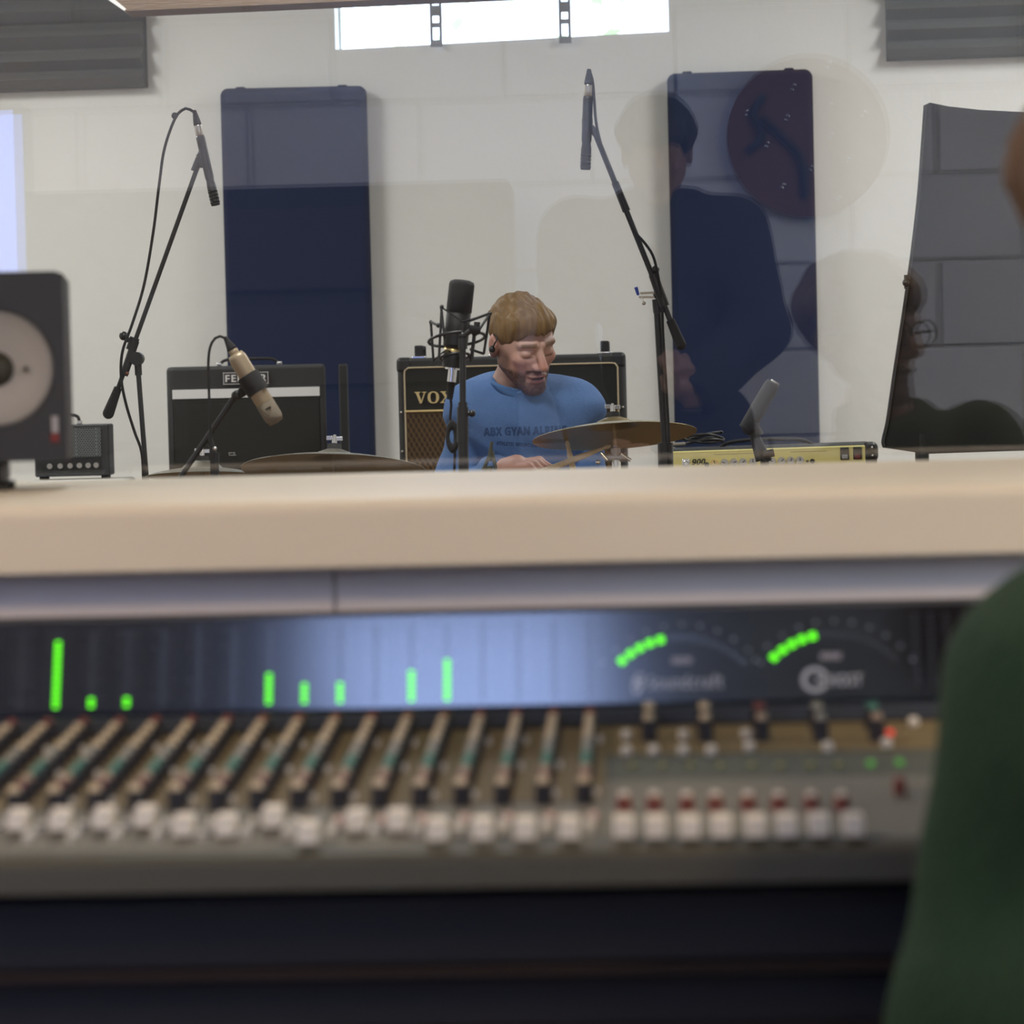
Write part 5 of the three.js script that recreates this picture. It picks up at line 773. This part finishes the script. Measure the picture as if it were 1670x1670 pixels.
// ------------------------------------------------------------------ the engineer in the green jumper, at the right
{
  const t = thing('person', 'person in a dark green jumper at the right edge, close to the camera', 'person', V(0.42, 0, -1.98)), o = t.position, L = (x, y, z) => [x - o.x, y, z - o.z];
  const hc = L(0.374, 1.1, -2.16);
  const j = { hip: [L(0.33, 0.5, -1.72), L(0.53, 0.5, -1.72)], knee: [L(0.34, 0.48, -2.03), L(0.55, 0.48, -2.03)], ankle: [L(0.34, 0.1, -1.94), L(0.55, 0.1, -1.94)], sho: [L(0.276, 0.80, -2.0), L(0.585, 0.90, -2.0)], elb: [L(0.225, 0.58, -1.98), L(0.64, 0.62, -2.0)], wri: [L(0.3, 0.64, -1.80), L(0.52, 0.64, -1.82)], chest: L(0.42, 0.74, -1.9), neck: L(0.42, 0.92, -2.05), headBase: L(0.395, 1.0, -2.11) };
  const skin = [0.2, 0.105, 0.075], hm = rotHead([0.0, Math.PI - 0.75, 0.0], hc), F = figureField(j), body = nets(F, [-0.36, 0.03, -0.4], [0.36, 1.02, 0.4], 0.014, () => skin);
  const head = nets(headField, [-0.1, -0.135, -0.125], [0.1, 0.14, 0.135], 0.004, (x, y, z) => mixc(skin, [0.05, 0.03, 0.02], sstep(-0.04, -0.06, y) * sstep(0, 0.02, z) * 0.8)).applyMatrix4(hm);
  const parts = [body, head]; for (const s of [0, 1]) { const w = j.wri[s], d = nrmz([s ? -0.6 : 0.6, 0.05, 0.35]), nn = [0, 1, 0], sd = nrmz(cross(d, nn)).map((v) => (s ? v : -v)); parts.push(nets(handField(w, d, nn, sd, 0.9), w.map((v) => v - 0.18), w.map((v) => v + 0.18), 0.0045, () => skin)); }
  mesh('body', joinPainted(parts), skinMat, t);
  mesh('hair', nets((x, y, z) => hairField(x, y, z, { vol: 0.022, fringe: 0.05, side: -0.04 }), [-0.13, -0.09, -0.16], [0.13, 0.19, 0.14], 0.005, (x, y, z) => mixc([0.06, 0.028, 0.012], [0.12, 0.058, 0.022], n3(x * 120, y * 40, z * 80, 4) + 0.5)).applyMatrix4(hm), phys(lin(1, 1, 1), 0.6, { vertexColors: true }), t);
  const gl = (v) => V(...v).applyMatrix4(hm), rim = (sx) => { const p = []; for (let i = 0; i < 20; i++) { const a = i / 20 * 6.2832; p.push(gl([sx * 0.033 + 0.026 * Math.cos(a), 0.002 + 0.021 * Math.sin(a), 0.106 - 0.2 * Math.abs(sx * 0.033 + 0.026 * Math.cos(a)) * 0.3])); } return new THREE.TubeGeometry(new THREE.CatmullRomCurve3(p, true), 40, 0.0022, 6, true); };
  const gm = mesh('glasses', [rim(-1), rim(1), tube([gl([-0.01, 0.006, 0.106]), gl([0, 0.009, 0.109]), gl([0.01, 0.006, 0.106])], 0.002, 6), tube([gl([-0.059, 0.006, 0.1]), gl([-0.085, 0.006, 0.04]), gl([-0.087, 0.004, -0.01])], 0.002, 6), tube([gl([0.059, 0.006, 0.1]), gl([0.085, 0.006, 0.04]), gl([0.087, 0.004, -0.01])], 0.002, 6)], M.black, t);
  const jumper = new THREE.MeshPhysicalMaterial({ color: lin(0.009, 0.034, 0.013), roughness: 0.95, bumpMap: rep(grainT, 5), bumpScale: 0.004, sheen: 0.5, sheenRoughness: 0.6, sheenColor: lin(0.02, 0.07, 0.03) });
  const JF = figureField(j, 0.03); mesh('jumper', nets((x, y, z) => { let d = JF(x, y, z) + n3(x * 12, y * 14, z * 12, 31) * 0.016; d = smax(d, 0.47 - y, 0.01); d = smax(d, y - 0.985 - 0.3 * (z + 0.07) - 0.2 * Math.max(0, x), 0.01); for (const s of [0, 1]) { const w = j.wri[s], e = j.elb[s], u = nrmz([w[0] - e[0], w[1] - e[1], w[2] - e[2]]), near = Math.hypot(x - w[0], y - w[1], z - w[2]); if (near < 0.13 && capD(x, y, z, e, [w[0] + u[0] * 0.1, w[1] + u[1] * 0.1, w[2] + u[2] * 0.1], 0.0, 0.0) < 0.085) d = smax(d, (x - w[0]) * u[0] + (y - w[1]) * u[1] + (z - w[2]) * u[2] + 0.01, 0.006); } return d; }, [-0.42, 0.44, -0.34], [0.42, 1.0, 0.42], 0.011), jumper, t);
  const TF = figureField(j, 0.014); mesh('trousers', nets((x, y, z) => smax(smax(TF(x, y, z), y - 0.58, 0.01), 0.12 - y, 0.01), [-0.36, 0.08, -0.34], [0.36, 0.62, 0.4], 0.014), std(lin(0.02, 0.022, 0.03), 0.9), t);
  for (const a of j.ankle) mesh('shoe', rbox(0.1, 0.11, 0.27, 0.04, a[0], 0.056, a[2] - 0.06, 3), M.black, t);
  const ch = thing('office_chair', 'black office chair under the person in green', 'chair', V(0.43, 0, -1.72)); mesh('seat', rbox(0.46, 0.07, 0.44, 0.03, 0, 0.355, 0), M.blackRubber, ch); mesh('backrest', rbox(0.42, 0.3, 0.05, 0.02, 0, 0.62, 0.24), M.blackRubber, ch); mesh('back_bar', rod(V(0, 0.34, 0.2), V(0, 0.55, 0.255), 0.018), M.blackMetal, ch); mesh('post', rod(V(0, 0.08, 0), V(0, 0.33, 0), 0.025), M.blackMetal, ch); for (let q = 0; q < 5; q++) { const a = q * 1.2566; const l = mesh('leg', rod(V(0, 0.1, 0), V(0.27 * Math.cos(a), 0.06, 0.27 * Math.sin(a)), 0.018), M.blackMetal, ch); mesh('castor', ball(0.027, V(0.27 * Math.cos(a), 0.028, 0.27 * Math.sin(a))), M.black, l); }
}
// ------------------------------------------------------------------ what the glass mirrors: the photographer and the back of the control room
{
  const t = thing('person', 'photographer in dark clothes mirrored faintly in the window glass', 'person', V(0.045, 0, 0.3)), o = t.position, L = (x, y, z) => [x - o.x, y, z - o.z];
  const j = { hip: [L(-0.06, 0.93, 0.34), L(0.16, 0.93, 0.34)], knee: [L(-0.07, 0.5, 0.32), L(0.17, 0.5, 0.32)], ankle: [L(-0.08, 0.1, 0.36), L(0.18, 0.1, 0.36)], sho: [L(-0.165, 1.42, 0.3), L(0.235, 1.42, 0.3)], elb: [L(-0.2, 1.14, 0.28), L(0.285, 1.16, 0.26)], wri: [L(-0.12, 0.85, 0.14), L(0.115, 1.0, 0.13)], chest: L(0.04, 1.28, 0.32), neck: L(0.04, 1.49, 0.3), headBase: L(0.045, 1.55, 0.29) };
  const skin = [0.26, 0.15, 0.11], hm = rotHead([0.3, Math.PI, 0], L(0.045, 1.61, 0.25)), F = figureField(j), body = nets(F, [-0.36, 0.04, -0.28], [0.36, 1.62, 0.2], 0.015, () => skin), head = nets(headField, [-0.1, -0.135, -0.125], [0.1, 0.14, 0.135], 0.005, () => skin).applyMatrix4(hm);
  const parts = [body, head]; for (const s of [0, 1]) { const w = j.wri[s], d = nrmz([s ? -0.35 : 0.7, s ? 0.9 : 0.1, -0.2]), nn = nrmz([0, 0.2, -1]), sd = nrmz(cross(d, nn)); parts.push(nets(handField(w, d, nn, sd, 1.2), w.map((v) => v - 0.18), w.map((v) => v + 0.18), 0.005, () => skin)); }
  mesh('body', joinPainted(parts), skinMat, t);
  mesh('hair', nets((x, y, z) => hairField(x, y, z, { vol: 0.024, fringe: 0.05, side: -0.05 }), [-0.13, -0.09, -0.16], [0.13, 0.19, 0.14], 0.006, () => [0.012, 0.01, 0.009]).applyMatrix4(hm), phys(lin(1, 1, 1), 0.7, { vertexColors: true }), t);
  const JF = figureField(j, 0.032); mesh('hooded_top', nets((x, y, z) => { let d = JF(x, y, z) + n3(x * 10, y * 11, z * 10, 33) * 0.02; d = smax(d, 0.86 - y, 0.01); d = smax(d, y - 1.53, 0.01); for (const s of [0, 1]) { const w = j.wri[s], e = j.elb[s], u = nrmz([w[0] - e[0], w[1] - e[1], w[2] - e[2]]), near = Math.hypot(x - w[0], y - w[1], z - w[2]); if (near < 0.13 && capD(x, y, z, e, [w[0] + u[0] * 0.1, w[1] + u[1] * 0.1, w[2] + u[2] * 0.1], 0.0, 0.0) < 0.085) d = smax(d, (x - w[0]) * u[0] + (y - w[1]) * u[1] + (z - w[2]) * u[2] + 0.01, 0.006); } return d; }, [-0.42, 0.82, -0.3], [0.42, 1.58, 0.24], 0.013), std(lin(0.012, 0.014, 0.022), 0.95), t);
  const TF = figureField(j, 0.014); mesh('trousers', nets((x, y, z) => smax(smax(TF(x, y, z), y - 0.98, 0.01), 0.12 - y, 0.01), [-0.36, 0.08, -0.3], [0.36, 1.02, 0.24], 0.016), std(lin(0.02, 0.02, 0.025), 0.9), t);
  for (const a of j.ankle) mesh('shoe', rbox(0.1, 0.11, 0.27, 0.04, a[0], 0.056, a[2] - 0.06, 3), M.black, t);
}
{
  const c = thing('dark_stand_in', 'tall dark stand-in against the control room back wall, placed for the dark reflection in the glass', 'rack', V(-1.0, 0, 0.48));  // stand-in for unidentified dark furniture, added for its dark reflection
  const x1 = -0.33, x0 = -1.55, h = 1.56, w = x1 - x0, xc = (x0 + x1) / 2 + 1.0, dk = std(lin(0.012, 0.013, 0.016), 0.7);
  mesh('carcass', box(w, h, 0.36, xc, h / 2 + 0.002, 0.02), dk, c); for (let k = 0; k < 6; k++) mesh('stand_in_panel', rbox(w - 0.1, 0.2, 0.02, 0.004, xc, 0.2 + k * 0.24, -0.165), std(lin(0.014 + 0.004 * (k % 3), 0.015, 0.018), 0.6), c);
  const s = thing('blue_glow_panel', 'blue glowing stand-in on the control room back wall, placed for the blue reflection at the left of the glass', 'screen', V(-2.06, 1.2, CZ1 - 0.012));  // glowing panel added to give the blue reflection; its real source is unknown
  mesh('housing', rbox(0.9, 1.0, 0.04, 0.01, 0, 0.12, -0.01), M.black, s); mesh('display', box(0.86, 0.96, 0.006, 0, 0.12, -0.034), std(lin(0.02, 0.02, 0.02), 0.3, { emissive: lin(0.42, 0.75, 2.3), emissiveIntensity: 1 }), s);
  const l = new THREE.RectAreaLight(lin(0.42, 0.75, 2.3), 0.6, 0.86, 0.96); l.position.set(0, 0.12, -0.04); l.name = 'added_blue_glow'; s.add(l);  // blue light added along with the glowing stand-in
  const p = thing('wall_disc', 'round reddish disc on the back wall, mirrored over the right navy panel', 'wall decoration', V(0.44, 1.68, CZ1 - 0.002));
  const d = new THREE.CylinderGeometry(0.21, 0.21, 0.03, 48); d.rotateX(Math.PI / 2); mesh('disc', d.translate(0, 0, -0.016), std(lin(0.15, 0.062, 0.036), 0.6), p);
  mesh('dark_line', [tube([V(-0.11, 0.11, -0.034), V(-0.14, 0.06, -0.036), V(-0.12, 0.0, -0.036), V(-0.16, -0.04, -0.034)], 0.012, 6), tube([V(-0.12, 0.05, -0.036), V(-0.07, 0.0, -0.036), V(-0.02, -0.06, -0.036), V(-0.01, -0.16, -0.034)], 0.013, 6)], M.black, p);
  for (let i = 0; i < 12; i++) { const a = i * 2.4, r = 0.06 + 0.012 * i; mesh('stud', at(new THREE.SphereGeometry(0.008, 10, 8), r * Math.cos(a), r * Math.sin(a), -0.034), M.chrome, p); }
}
renderer.render(scene, camera);
